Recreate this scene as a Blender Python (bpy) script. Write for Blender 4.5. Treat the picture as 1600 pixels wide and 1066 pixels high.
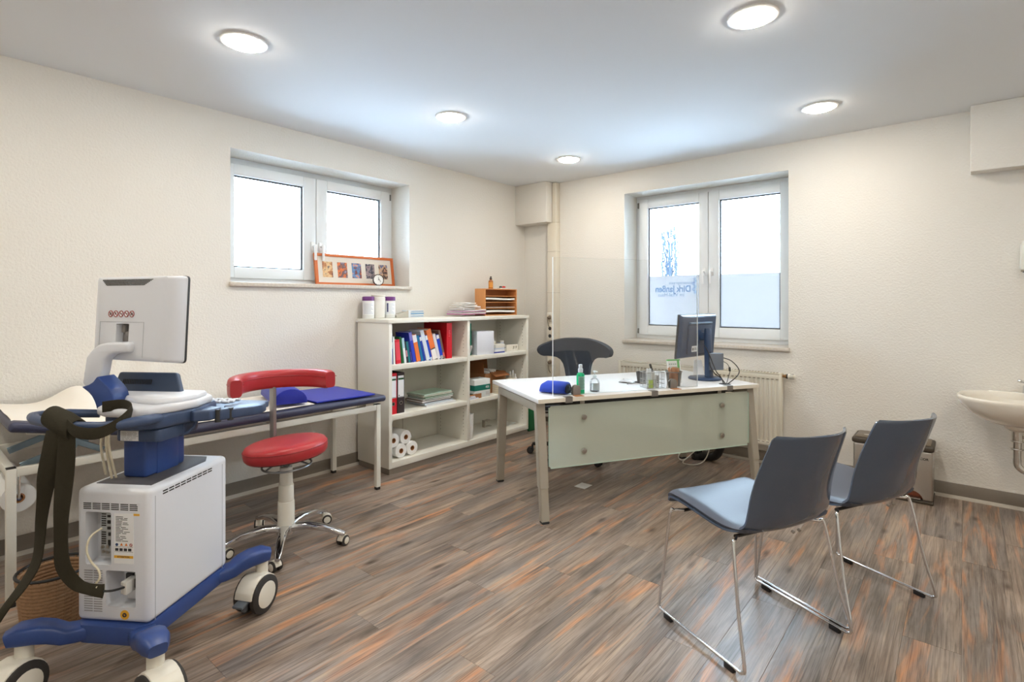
import bpy, bmesh, math, random
from mathutils import Vector, Matrix
random.seed(7)
PI = math.pi
C = bpy.context.scene.collection
S = bpy.context.scene
for o in list(bpy.data.objects):
    bpy.data.objects.remove(o)

# ------------------------------------------------------------------ camera
cam_data = bpy.data.cameras.new('camera')
cam = bpy.data.objects.new('camera', cam_data)
C.objects.link(cam)
cam.location = (3.786, -4.694, 1.33)
cam.rotation_euler = (PI / 2, 0, math.radians(40.259))
cam_data.sensor_width = 36
cam_data.lens = 833.2 * 36 / 1600
cam_data.shift_y = -(533 - 471) / 1600
cam_data.clip_start = 0.02
S.camera = cam

# ------------------------------------------------------------------ light, exposure
S.view_settings.view_transform = 'Standard'
S.view_settings.look = 'None'
S.view_settings.gamma = 1
S.view_settings.use_curve_mapping = False
S.view_settings.exposure = 0.85
SKY = 16.0                      # overcast winter sky
LAMP = 81.0                   # radiance of the ceiling lamps
LAMP_COLOR = (1.0, 0.925, 0.80)
world = bpy.data.worlds.new('overcast_sky')
S.world = world
world.use_nodes = True
bg = world.node_tree.nodes['Background']
bg.inputs['Color'].default_value = (0.62, 0.82, 1.0, 1)
bg.inputs['Strength'].default_value = SKY


# ------------------------------------------------------------------ materials
def lin(c):
    return tuple(((v / 255) / 12.92 if v / 255 <= 0.04045 else ((v / 255 + 0.055) / 1.055) ** 2.4) for v in c) + (1,)


MATS = {}


def mat(name, col, rough=0.5, metal=0.0, spec=0.5, bump=None, emit=None, vary=0.0, trans=0.0, coat=0.0, stretch=None):
    if name in MATS:
        return MATS[name]
    m = bpy.data.materials.new(name)
    m.use_nodes = True
    nt = m.node_tree
    p = nt.nodes['Principled BSDF']
    p.inputs['Base Color'].default_value = lin(col)
    p.inputs['Roughness'].default_value = rough
    p.inputs['Metallic'].default_value = metal
    p.inputs['Specular IOR Level'].default_value = spec
    p.inputs['Coat Weight'].default_value = coat
    p.inputs['Transmission Weight'].default_value = trans
    if emit:
        p.inputs['Emission Color'].default_value = tuple(emit[0]) + (1,)
        p.inputs['Emission Strength'].default_value = emit[1]
    if bump or vary:
        tc = nt.nodes.new('ShaderNodeTexCoord')
        src = tc.outputs['Object']
        if stretch:
            mp = nt.nodes.new('ShaderNodeMapping')
            mp.inputs['Scale'].default_value = stretch
            nt.links.new(src, mp.inputs['Vector'])
            src = mp.outputs['Vector']
        nz = nt.nodes.new('ShaderNodeTexNoise')
        nz.inputs['Scale'].default_value = bump[0] if bump else 6
        nz.inputs['Detail'].default_value = 4
        nt.links.new(src, nz.inputs['Vector'])
        if bump:
            b = nt.nodes.new('ShaderNodeBump')
            b.inputs['Strength'].default_value = bump[1]
            b.inputs['Distance'].default_value = bump[2] if len(bump) > 2 else 0.003
            nt.links.new(nz.outputs['Fac'], b.inputs['Height'])
            nt.links.new(b.outputs['Normal'], p.inputs['Normal'])
        if vary:
            hs = nt.nodes.new('ShaderNodeMix')
            hs.data_type = 'RGBA'
            l = lin(col)
            hs.inputs[6].default_value = tuple(max(0, v * (1 - vary)) for v in l[:3]) + (1,)
            hs.inputs[7].default_value = tuple(min(1, v * (1 + vary)) for v in l[:3]) + (1,)
            nt.links.new(nz.outputs['Fac'], hs.inputs[0])
            nt.links.new(hs.outputs[2], p.inputs['Base Color'])
    MATS[name] = m
    return m


def glass_mat(name, tint=(1, 1, 1), refl=1.0, ior=1.45, rough=0.0):
    if name in MATS:
        return MATS[name]
    m = bpy.data.materials.new(name)
    m.use_nodes = True
    nt = m.node_tree
    nt.nodes.remove(nt.nodes['Principled BSDF'])
    out = nt.nodes['Material Output']
    t = nt.nodes.new('ShaderNodeBsdfTransparent')
    t.inputs['Color'].default_value = tuple(tint) + (1,)
    g = nt.nodes.new('ShaderNodeBsdfGlossy')
    g.inputs['Roughness'].default_value = rough
    f = nt.nodes.new('ShaderNodeFresnel')
    f.inputs['IOR'].default_value = ior
    mu = nt.nodes.new('ShaderNodeMath')
    mu.operation = 'MULTIPLY'
    mu.inputs[1].default_value = refl
    mx = nt.nodes.new('ShaderNodeMixShader')
    nt.links.new(f.outputs[0], mu.inputs[0])
    nt.links.new(mu.outputs[0], mx.inputs[0])
    nt.links.new(t.outputs[0], mx.inputs[1])
    nt.links.new(g.outputs[0], mx.inputs[2])
    nt.links.new(mx.outputs[0], out.inputs['Surface'])
    MATS[name] = m
    return m


def frosted_mat(name, col, clear=0.35, tr=0.6, gloss=0.06):
    m = bpy.data.materials.new(name)
    m.use_nodes = True
    nt = m.node_tree
    nt.nodes.remove(nt.nodes['Principled BSDF'])
    out = nt.nodes['Material Output']
    tp = nt.nodes.new('ShaderNodeBsdfTransparent')
    tp.inputs['Color'].default_value = lin(col)
    tl = nt.nodes.new('ShaderNodeBsdfTranslucent')
    tl.inputs['Color'].default_value = lin(col)
    df = nt.nodes.new('ShaderNodeBsdfDiffuse')
    df.inputs['Color'].default_value = lin(col)
    gl = nt.nodes.new('ShaderNodeBsdfGlossy')
    gl.inputs['Roughness'].default_value = 0.25
    m1 = nt.nodes.new('ShaderNodeMixShader'); m1.inputs[0].default_value = tr
    m2 = nt.nodes.new('ShaderNodeMixShader'); m2.inputs[0].default_value = clear
    m3 = nt.nodes.new('ShaderNodeMixShader'); m3.inputs[0].default_value = gloss
    L = nt.links.new
    L(df.outputs[0], m1.inputs[1]); L(tl.outputs[0], m1.inputs[2])
    L(m1.outputs[0], m2.inputs[1]); L(tp.outputs[0], m2.inputs[2])
    L(m2.outputs[0], m3.inputs[1]); L(gl.outputs[0], m3.inputs[2])
    L(m3.outputs[0], out.inputs['Surface'])
    MATS[name] = m
    return m


def floor_mat():
    m = bpy.data.materials.new('vinyl_plank')
    m.use_nodes = True
    nt = m.node_tree
    N = nt.nodes.new
    L = nt.links.new
    p = nt.nodes['Principled BSDF']
    tc = N('ShaderNodeTexCoord')
    oi = N('ShaderNodeObjectInfo')
    off = N('ShaderNodeVectorMath'); off.operation = 'SCALE'
    off.inputs[0].default_value = (37.0, 91.0, 13.0)
    L(oi.outputs['Random'], off.inputs['Scale'])
    add = N('ShaderNodeVectorMath'); add.operation = 'ADD'
    L(tc.outputs['Object'], add.inputs[0]); L(off.outputs[0], add.inputs[1])

    def noise(scale, detail=4, rough=0.55, dist=0.0, s=1.0):
        mp = N('ShaderNodeMapping'); mp.inputs['Scale'].default_value = scale
        L(add.outputs[0], mp.inputs['Vector'])
        n = N('ShaderNodeTexNoise'); n.inputs['Scale'].default_value = s
        n.inputs['Detail'].default_value = detail; n.inputs['Roughness'].default_value = rough
        n.inputs['Distortion'].default_value = dist
        L(mp.outputs[0], n.inputs['Vector'])
        return n.outputs['Fac']

    def ramp(fac, stops):
        r = N('ShaderNodeValToRGB')
        e = r.color_ramp.elements
        e[0].position, e[0].color = stops[0]
        e[1].position, e[1].color = stops[-1]
        for s in stops[1:-1]:
            x = e.new(s[0]); x.color = s[1]
        L(fac, r.inputs[0])
        return r.outputs[0]

    def mix(fac, a, b, typ='MIX'):
        x = N('ShaderNodeMix'); x.data_type = 'RGBA'; x.blend_type = typ
        if isinstance(fac, float):
            x.inputs[0].default_value = fac
        else:
            L(fac, x.inputs[0])
        L(a, x.inputs[6]); L(b, x.inputs[7])
        return x.outputs[2]
    base = ramp(noise((16, 2.2, 1), 5, 0.6, 0.6), [(0.28, lin((112, 99, 88))), (0.42, lin((146, 131, 119))), (0.58, lin((170, 155, 143))), (0.75, lin((194, 170, 145)))])
    orange = ramp(noise((26, 3.0, 1), 3, 0.6), [(0.3, lin((190, 122, 76))), (0.7, lin((232, 166, 112)))])
    cool = ramp(noise((7, 1.1, 1), 2, 0.5), [(0.35, lin((214, 220, 228))), (0.62, lin((255, 250, 244)))])
    base = mix(1.0, base, cool, 'MULTIPLY')
    om = ramp(noise((12, 1.1, 1), 4, 0.6, 1.0), [(0.55, (0, 0, 0, 1)), (0.72, (.9, .9, .9, 1))])
    col = mix(om, base, orange)
    # knots: stretched voronoi
    mp = N('ShaderNodeMapping'); mp.inputs['Scale'].default_value = (7, 2.6, 1)
    L(add.outputs[0], mp.inputs['Vector'])
    vo = N('ShaderNodeTexVoronoi'); vo.inputs['Scale'].default_value = 1.0
    L(mp.outputs[0], vo.inputs['Vector'])
    kn = ramp(vo.outputs['Distance'], [(0.03, lin((86, 64, 48))), (0.16, (1, 1, 1, 1))])
    col = mix(0.75, col, kn, 'MULTIPLY')
    grain = noise((170, 3.2, 1), 3, 0.6, 1.2)
    gr = ramp(grain, [(0.36, (0.5, 0.47, 0.45, 1)), (0.52, (1, 1, 1, 1)), (0.72, (1.12, 1.1, 1.08, 1))])
    col = mix(0.8, col, gr, 'MULTIPLY')
    st2 = ramp(noise((70, 1.5, 1), 2, 0.5, 0.8), [(0.32, (0.68, 0.65, 0.63, 1)), (0.46, (1, 1, 1, 1))])
    col = mix(0.9, col, st2, 'MULTIPLY')
    vr = N('ShaderNodeMapRange'); vr.inputs[3].default_value = 0.93; vr.inputs[4].default_value = 1.06
    L(oi.outputs['Random'], vr.inputs[0])
    vm = N('ShaderNodeMix'); vm.data_type = 'RGBA'; vm.blend_type = 'MULTIPLY'; vm.inputs[0].default_value = 1
    L(col, vm.inputs[6]); L(vr.outputs[0], vm.inputs[7])
    L(vm.outputs[2], p.inputs['Base Color'])
    rr = N('ShaderNodeMapRange'); rr.inputs[3].default_value = 0.27; rr.inputs[4].default_value = 0.42
    L(grain, rr.inputs[0]); L(rr.outputs[0], p.inputs['Roughness'])
    p.inputs['Specular IOR Level'].default_value = 0.55
    b = N('ShaderNodeBump'); b.inputs['Strength'].default_value = 0.35; b.inputs['Distance'].default_value = 0.0012
    L(grain, b.inputs['Height']); L(b.outputs['Normal'], p.inputs['Normal'])
    return m


def print_mat(name, cols, scale=18.0, seed=0.0):
    """flat printed photograph: blotches of a few colours"""
    m = bpy.data.materials.new(name)
    m.use_nodes = True
    nt = m.node_tree
    p = nt.nodes['Principled BSDF']
    p.inputs['Roughness'].default_value = 0.3
    tc = nt.nodes.new('ShaderNodeTexCoord')
    mp = nt.nodes.new('ShaderNodeMapping'); mp.inputs['Location'].default_value = (seed, seed * 2.3, seed * 0.7)
    n = nt.nodes.new('ShaderNodeTexNoise'); n.inputs['Scale'].default_value = scale; n.inputs['Detail'].default_value = 3
    r = nt.nodes.new('ShaderNodeValToRGB'); r.color_ramp.interpolation = 'EASE'
    e = r.color_ramp.elements
    k = len(cols)
    e[0].position, e[0].color = 0.3, lin(cols[0])
    e[1].position, e[1].color = 0.7, lin(cols[-1])
    for i in range(1, k - 1):
        x = e.new(0.3 + 0.4 * i / (k - 1)); x.color = lin(cols[i])
    nt.links.new(tc.outputs['Object'], mp.inputs[0]); nt.links.new(mp.outputs[0], n.inputs['Vector'])
    nt.links.new(n.outputs['Fac'], r.inputs[0]); nt.links.new(r.outputs[0], p.inputs['Base Color'])
    return m


# ------------------------------------------------------------------ mesh helpers
def rot(rx=0, ry=0, rz=0):
    return (Matrix.Rotation(math.radians(rz), 4, 'Z') @ Matrix.Rotation(math.radians(ry), 4, 'Y') @ Matrix.Rotation(math.radians(rx), 4, 'X'))


class MB:
    """collects shapes into one mesh"""
    def __init__(self):
        self.bm = bmesh.new()

    def take(self, t, M=None):
        if M is not None:
            bmesh.ops.transform(t, matrix=M, verts=t.verts)
        me = bpy.data.meshes.new('tmp')
        t.to_mesh(me); t.free()
        self.bm.from_mesh(me)
        bpy.data.meshes.remove(me)
        return self

    def box(self, c, s, bev=0.0, M=None, seg=2):
        t = bmesh.new()
        bmesh.ops.create_cube(t, size=1)
        bmesh.ops.scale(t, vec=s, verts=t.verts)
        if bev > 0:
            bmesh.ops.bevel(t, geom=t.edges[:], offset=min(bev, min(s) * 0.49), segments=seg, profile=0.5, affect='EDGES')
        T = Matrix.Translation(c)
        return self.take(t, T @ M if M is not None else T)

    def span(self, a, b, bev=0.0, seg=2):
        c = [(a[i] + b[i]) / 2 for i in range(3)]
        s = [abs(b[i] - a[i]) for i in range(3)]
        return self.box(c, s, bev, seg=seg)

    def cyl(self, p0, p1, r0, r1=None, n=24, bev=0.0):
        r1 = r0 if r1 is None else r1
        p0, p1 = Vector(p0), Vector(p1)
        d = p1 - p0
        t = bmesh.new()
        bmesh.ops.create_cone(t, cap_ends=True, segments=n, radius1=r0, radius2=r1, depth=d.length)
        if bev > 0:
            es = [e for e in t.edges if len([f for f in e.link_faces if len(f.verts) > 4]) == 1]
            bmesh.ops.bevel(t, geom=es, offset=bev, segments=2, profile=0.5, affect='EDGES')
        q = d.to_track_quat('Z', 'Y').to_matrix().to_4x4()
        return self.take(t, Matrix.Translation((p0 + p1) / 2) @ q)

    def lathe(self, prof, n=32, M=None, arc=2 * PI):
        t = bmesh.new()
        rings = []
        full = abs(arc - 2 * PI) < 1e-6
        cnt = n if full else n + 1
        for r, z in prof:
            if r < 1e-6 and full:
                rings.append([t.verts.new((0, 0, z))] * cnt)
            else:
                rings.append([t.verts.new((r * math.cos(arc * i / n), r * math.sin(arc * i / n), z)) for i in range(cnt)])
        for a, b in zip(rings, rings[1:]):
            for i in range(n):
                j = (i + 1) % cnt
                vs = []
                for v in (a[i], a[j], b[j], b[i]):
                    if v not in vs:
                        vs.append(v)
                if len(vs) > 2:
                    t.faces.new(vs)
        bmesh.ops.recalc_face_normals(t, faces=t.faces)
        return self.take(t, M)

    def tube(self, pts, r, n=10, closed=False, flat=None):
        """round tube along a path; r a number or a list; flat=(w,h) sweeps a rounded bar instead"""
        P = [Vector(p) for p in pts]
        k = len(P)
        t = bmesh.new()
        rings = []
        up = None
        for i in range(k):
            if closed:
                d = (P[(i + 1) % k] - P[i - 1]).normalized()
            else:
                d = (P[min(i + 1, k - 1)] - P[max(i - 1, 0)]).normalized()
            if up is None:
                up = Vector((0, 0, 1)) if abs(d.z) < 0.9 else Vector((0, 1, 0))
            x = up.cross(d)
            if x.length < 1e-5:
                x = Vector((1, 0, 0)).cross(d)
            x.normalize()
            y = d.cross(x).normalized()
            if not flat:
                up = y
            rr = r[i] if isinstance(r, (list, tuple)) else r
            ring = []
            for j in range(n):
                a = 2 * PI * j / n
                ca, sa = math.cos(a), math.sin(a)
                if flat:
                    w, h = (flat[i] if isinstance(flat[0], (list, tuple)) else flat)
                    e = 0.5
                    cx = math.copysign(abs(ca) ** e, ca) * w
                    cy = math.copysign(abs(sa) ** e, sa) * h
                else:
                    cx, cy = ca * rr, sa * rr
                ring.append(t.verts.new(P[i] + x * cx + y * cy))
            rings.append(ring)
        m = k if closed else k - 1
        for i in range(m):
            a, b = rings[i], rings[(i + 1) % k]
            for j in range(n):
                t.faces.new((a[j], a[(j + 1) % n], b[(j + 1) % n], b[j]))
        if not closed:
            t.faces.new(list(reversed(rings[0])))
            t.faces.new(rings[-1])
        bmesh.ops.recalc_face_normals(t, faces=t.faces)
        return self.take(t)

    def prism(self, poly, z0, z1, bev=0.0, M=None, seg=2):
        """polygon in xy extruded along z"""
        t = bmesh.new()
        a = [t.verts.new((x, y, z0)) for x, y in poly]
        b = [t.verts.new((x, y, z1)) for x, y in poly]
        k = len(poly)
        t.faces.new(list(reversed(a))); t.faces.new(b)
        for i in range(k):
            t.faces.new((a[i], a[(i + 1) % k], b[(i + 1) % k], b[i]))
        bmesh.ops.recalc_face_normals(t, faces=t.faces)
        if bev > 0:
            bmesh.ops.bevel(t, geom=t.edges[:], offset=bev, segments=seg, profile=0.5, affect='EDGES', clamp_overlap=True)
        return self.take(t, M)

    def grid(self, nu, nv, fn, thick=0.0, M=None):
        """surface fn(u,v), u and v in 0..1; thick makes it a closed sheet"""
        t = bmesh.new()
        P = [[Vector(fn(i / nu, j / nv)) for j in range(nv + 1)] for i in range(nu + 1)]
        V = [[t.verts.new(p) for p in row] for row in P]
        for i in range(nu):
            for j in range(nv):
                t.faces.new((V[i][j], V[i + 1][j], V[i + 1][j + 1], V[i][j + 1]))
        t.normal_update()
        if thick:
            W = [[t.verts.new(V[i][j].co - V[i][j].normal * thick) for j in range(nv + 1)] for i in range(nu + 1)]
            for i in range(nu):
                for j in range(nv):
                    t.faces.new((W[i][j], W[i][j + 1], W[i + 1][j + 1], W[i + 1][j]))
            for i in range(nu):
                t.faces.new((V[i][0], W[i][0], W[i + 1][0], V[i + 1][0]))
                t.faces.new((V[i][nv], V[i + 1][nv], W[i + 1][nv], W[i][nv]))
            for j in range(nv):
                t.faces.new((V[0][j], V[0][j + 1], W[0][j + 1], W[0][j]))
                t.faces.new((V[nu][j], W[nu][j], W[nu][j + 1], V[nu][j + 1]))
            bmesh.ops.recalc_face_normals(t, faces=t.faces)
        return self.take(t, M)

    def ball(self, c, r, M=None, n=16):
        t = bmesh.new()
        bmesh.ops.create_uvsphere(t, u_segments=n, v_segments=n // 2, radius=1)
        s = (r, r, r) if not isinstance(r, (tuple, list)) else r
        bmesh.ops.scale(t, vec=s, verts=t.verts)
        return self.take(t, Matrix.Translation(c) @ (M or Matrix.Identity(4)))

    def build(self, name, m, parent=None, ang=38, label=None, smooth=True):
        me = bpy.data.meshes.new(name)
        self.bm.to_mesh(me); self.bm.free()
        if smooth:
            me.polygons.foreach_set('use_smooth', [True] * len(me.polygons))
            me.set_sharp_from_angle(angle=math.radians(ang))
        me.materials.append(m)
        o = bpy.data.objects.new(name, me)
        C.objects.link(o)
        if parent is not None:
            o.parent = parent
        if label:
            o['label'] = label
        return o


def tag(o, label, cat, group=None, kind=None):
    o['label'] = label
    o['category'] = cat
    if group:
        o['group'] = group
    if kind:
        o['kind'] = kind
    return o


def thing(name, label, cat, loc=(0, 0, 0), rz=0.0, group=None):
    o = bpy.data.objects.new(name, None)
    o.empty_display_size = 0.1
    C.objects.link(o)
    o.location = loc
    o.rotation_euler = (0, 0, math.radians(rz))
    return tag(o, label, cat, group)


def struct(o):
    o['kind'] = 'structure'
    return o


def dup(root, loc, rz=None, label=None):
    def cp(o, parent):
        c = o.copy(); C.objects.link(c)
        c.parent = parent
        for ch in list(o.children):
            cp(ch, c)
        return c
    r = cp(root, None)
    r.location = loc
    if rz is not None:
        r.rotation_euler = (0, 0, math.radians(rz))
    if label:
        r['label'] = label
    return r


def boolcut(o, cutter_mb):
    """carve recesses into a mesh at build time"""
    me = bpy.data.meshes.new('cut'); cutter_mb.bm.to_mesh(me); cutter_mb.bm.free()
    co = bpy.data.objects.new('cut', me); C.objects.link(co)
    co.matrix_world = o.matrix_world
    par = o.parent
    o.parent = None
    md = o.modifiers.new('b', 'BOOLEAN'); md.object = co; md.operation = 'DIFFERENCE'; md.solver = 'EXACT'
    dg = bpy.context.evaluated_depsgraph_get(); dg.update()
    new = bpy.data.meshes.new_from_object(o.evaluated_get(dg))
    o.modifiers.clear()
    old = o.data; o.data = new
    bpy.data.meshes.remove(old)
    bpy.data.objects.remove(co)
    o.parent = par
    new.polygons.foreach_set('use_smooth', [True] * len(new.polygons))
    new.set_sharp_from_angle(angle=math.radians(38))


def text(body, size, m, name, parent=None, M=None, mirror=False, depth=0.0004, label=None, align='CENTER', bold=0.0):
    cu = bpy.data.curves.new('t', 'FONT')
    cu.body = body; cu.size = size; cu.align_x = align; cu.align_y = 'CENTER'; cu.extrude = depth
    cu.offset = bold
    to = bpy.data.objects.new('t', cu); C.objects.link(to)
    dg = bpy.context.evaluated_depsgraph_get(); dg.update()
    me = bpy.data.meshes.new_from_object(to.evaluated_get(dg))
    bpy.data.objects.remove(to)
    if mirror:
        me.transform(Matrix.Scale(-1, 4, (1, 0, 0))); me.flip_normals()
    if M is not None:
        me.transform(M)
    me.materials.clear(); me.materials.append(m)
    me.name = name
    o = bpy.data.objects.new(name, me); C.objects.link(o)
    if parent is not None:
        o.parent = parent
    if label:
        o['label'] = label
    return o


# ------------------------------------------------------------------ shared materials
WALL = mat('woodchip_wall', (227, 223, 215), 0.9, spec=0.2, bump=(75, 0.75, 0.005))
CEIL = mat('ceiling_paint', (230, 232, 234), 0.9, spec=0.2, bump=(30, 0.05))
WHITE = mat('white_plastic', (226, 228, 230), 0.42)
UPVC = mat('window_upvc', (228, 232, 234), 0.35)
GASKET = mat('black_gasket', (24, 27, 34), 0.6)
STONE = mat('sill_stone', (205, 196, 184), 0.3, bump=(60, 0.1), vary=0.25)
SKIRT = mat('grey_skirting', (128, 120, 110), 0.5)
SKIRT2 = mat('skirting_toe', (176, 168, 156), 0.5)
CHROME = mat('chrome', (222, 224, 228), 0.08, metal=1.0)
STEEL = mat('brushed_steel', (188, 184, 178), 0.28, metal=1.0, bump=(40, 0.05), stretch=(40, 40, 1))
BLACK = mat('black_plastic', (26, 27, 29), 0.45)
DARK = mat('dark_grey_plastic', (52, 54, 58), 0.5)
GREYP = mat('grey_plastic', (140, 140, 138), 0.45)
SHELFW = mat('shelf_white', (232, 230, 220), 0.45)
DESKW = mat('desk_white', (232, 232, 232), 0.35)
TAUPE = mat('desk_leg_paint', (166, 159, 146), 0.4)
PAPER = mat('paper_white', (236, 236, 234), 0.8)
PAPER2 = mat('paper_grey', (206, 206, 206), 0.8)
KRAFT = mat('cardboard', (168, 116, 74), 0.85, vary=0.15)
CLEAR = glass_mat('clear_glass', (0.97, 0.985, 0.98), 1.0)
PANE = glass_mat('window_glass', (0.98, 0.99, 1.0), 1.0)
ACRYL = glass_mat('acrylic_sheet', (0.985, 0.99, 0.99), 0.9, 1.49)
ACRYL_GLINT = mat('acrylic_edge_glint', (236, 242, 244), 0.3)  # bright glint of the sheet edges put into a white colour
BLUE = mat('cart_blue', (44, 70, 132), 0.36)
BLUE2 = mat('cart_slate_blue', (60, 78, 112), 0.42)
CARTW = mat('cart_white', (220, 223, 230), 0.4)
IVORY = mat('caster_ivory', (226, 222, 210), 0.4)
RUBBER = mat('rubber', (46, 44, 44), 0.6)
STRAP = mat('strap_fabric', (42, 38, 24), 0.9, bump=(220, 0.3))
RED = mat('red_vinyl', (176, 46, 52), 0.34, bump=(150, 0.06))
NAVY = mat('couch_vinyl', (58, 62, 88), 0.4, bump=(120, 0.06))
COUCHW = mat('couch_frame_white', (226, 224, 214), 0.4)
MATBLUE = mat('bright_blue_vinyl', (36, 52, 172), 0.4, bump=(100, 0.05))
CREAM = mat('couch_paper', (236, 230, 220), 0.85, bump=(25, 0.12))
SHELL = mat('chair_shell', (72, 84, 102), 0.12, spec=0.7)
CUSH = mat('chair_leather', (64, 70, 84), 0.42, bump=(160, 0.08))
FABRIC = mat('dark_mesh_fabric', (52, 58, 68), 0.8, bump=(300, 0.2))
RAD = mat('radiator_cream', (226, 220, 204), 0.4)
ORANGEW = mat('orange_wood', (205, 108, 52), 0.45, vary=0.12, stretch=(4, 30, 30))
BEECH = mat('beech_wood', (212, 146, 88), 0.5, vary=0.12, stretch=(30, 3, 3))
CERAMIC = mat('ceramic', (232, 226, 214), 0.12, coat=0.4)
WIRE = mat('wire_white', (222, 218, 208), 0.5)

# ================================================================== ROOM
RX, RY, RH, WT = 5.3, -6.0, 2.6, 0.36
fl = struct(MB().span((-0.02, RY - 0.02, -0.12), (RX + 0.02, 0.02, -0.007)).build('floor', mat('screed', (120, 112, 104), 0.9)))
PLANK = floor_mat()
PW, PL = 0.18, 1.22
pm = {}


def plank_mesh(w, l):
    key = (round(w, 3), round(l, 3))
    if key not in pm:
        b = MB().box((0, 0, -0.0035), (w - 0.0005, l - 0.0005, 0.007))
        top = [e for e in b.bm.edges if all(v.co.z > -0.001 for v in e.verts)]
        bmesh.ops.bevel(b.bm, geom=top, offset=0.0007, segments=1, affect='EDGES')
        me = bpy.data.meshes.new('plank'); b.bm.to_mesh(me); b.bm.free()
        me.materials.append(PLANK)
        pm[key] = me
    return pm[key]


rnd = random.Random(3)
x = 0.0
row = 0
while x < RX - 0.01:
    w = min(PW, RX - x)
    y = RY - [0.0, 0.82, 0.35, 1.05, 0.55, 0.2, 0.95][row % 7]
    while y < -0.001:
        y1 = min(y + PL, 0.0)
        y0 = max(y, RY)
        if y1 - y0 > 0.02:
            o = bpy.data.objects.new('plank', plank_mesh(w, y1 - y0))
            C.objects.link(o)
            o.parent = fl
            o.location = (x + w / 2, (y0 + y1) / 2, 0)
        y += PL
    x += w
    row += 1

ce = struct(MB().span((-WT, RY - WT, RH), (RX + WT, WT, RH + 0.2)).build('ceiling', CEIL, smooth=False))
# window openings
W1 = (-3.172, -1.645, 1.463, 2.372)      # along Y in the left wall
W2 = (1.252, 2.715, 0.958, 2.382)        # along X in the back wall
b = MB()
b.span((-WT, RY - WT, -0.12), (0, W1[0], RH)); b.span((-WT, W1[1], -0.12), (0, WT, RH))
b.span((-WT, W1[0], -0.12), (0, W1[1], W1[2] - 0.03)); b.span((-WT, W1[0], W1[3]), (0, W1[1], RH))
struct(b.build('wall_left', WALL, smooth=False))
b = MB()
b.span((0, 0, -0.12), (W2[0], WT, RH)); b.span((W2[1], 0, -0.12), (RX + WT, WT, RH))
b.span((W2[0], 0, -0.12), (W2[1], WT, W2[2] - 0.03)); b.span((W2[0], 0, W2[3]), (W2[1], WT, RH))
struct(b.build('wall_back', WALL, smooth=False))
struct(MB().span((RX, RY - WT, -0.12), (RX + WT, 0, RH)).build('wall_right', WALL, smooth=False))
struct(MB().span((0, RY - WT, -0.12), (RX, RY, RH)).build('wall_front', WALL, smooth=False))

# skirting: a board with a curled toe
b = MB().span((0, RY, 0.018), (0.012, -0.012, 0.1), 0.002)
o = struct(b.build('baseboard_left', SKIRT))
MB().prism([(0, 0), (0.028, 0), (0.026, 0.006), (0.013, 0.02), (0, 0.02)], RY, -0.012, M=Matrix(((1, 0, 0, 0), (0, 0, 1, 0), (0, 1, 0, 0), (0, 0, 0, 1)))).build('toe_strip', SKIRT2, o, label='paler curved toe strip')
b = MB().span((0.012, -0.012, 0.018), (RX, 0, 0.1), 0.002)
o = struct(b.build('baseboard_back', SKIRT))
MB().prism([(0, 0), (-0.028, 0), (-0.026, 0.006), (-0.013, 0.02), (0, 0.02)], 0.012, RX, M=Matrix(((0, 0, 1, 0), (1, 0, 0, 0), (0, 1, 0, 0), (0, 0, 0, 1)))).build('toe_strip', SKIRT2, o, label='paler curved toe strip')

# boxed-in beams and the pipe casing in the corner
struct(MB().span((0, -0.17, 2.17), (0.43, 0, RH), 0.006).build('trim_1', WALL))
struct(MB().span((3.82, -0.13, 2.172), (RX, 0, RH), 0.006).build('trim_2', WALL))
o = struct(MB().span((0.372, -0.075, 0.1), (0.485, 0, 2.17), 0.004).span((0.435, -0.075, 2.17), (0.485, 0, RH - 0.006), 0.004).build('trim_3', mat('casing', (222, 214, 198), 0.5)))
for z in (1.42, 1.86):
    MB().span((0.37, -0.078, z), (0.487, 0, z + 0.004)).build('joint_band', mat('casing_joint', (196, 188, 172), 0.6), o)


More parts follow.
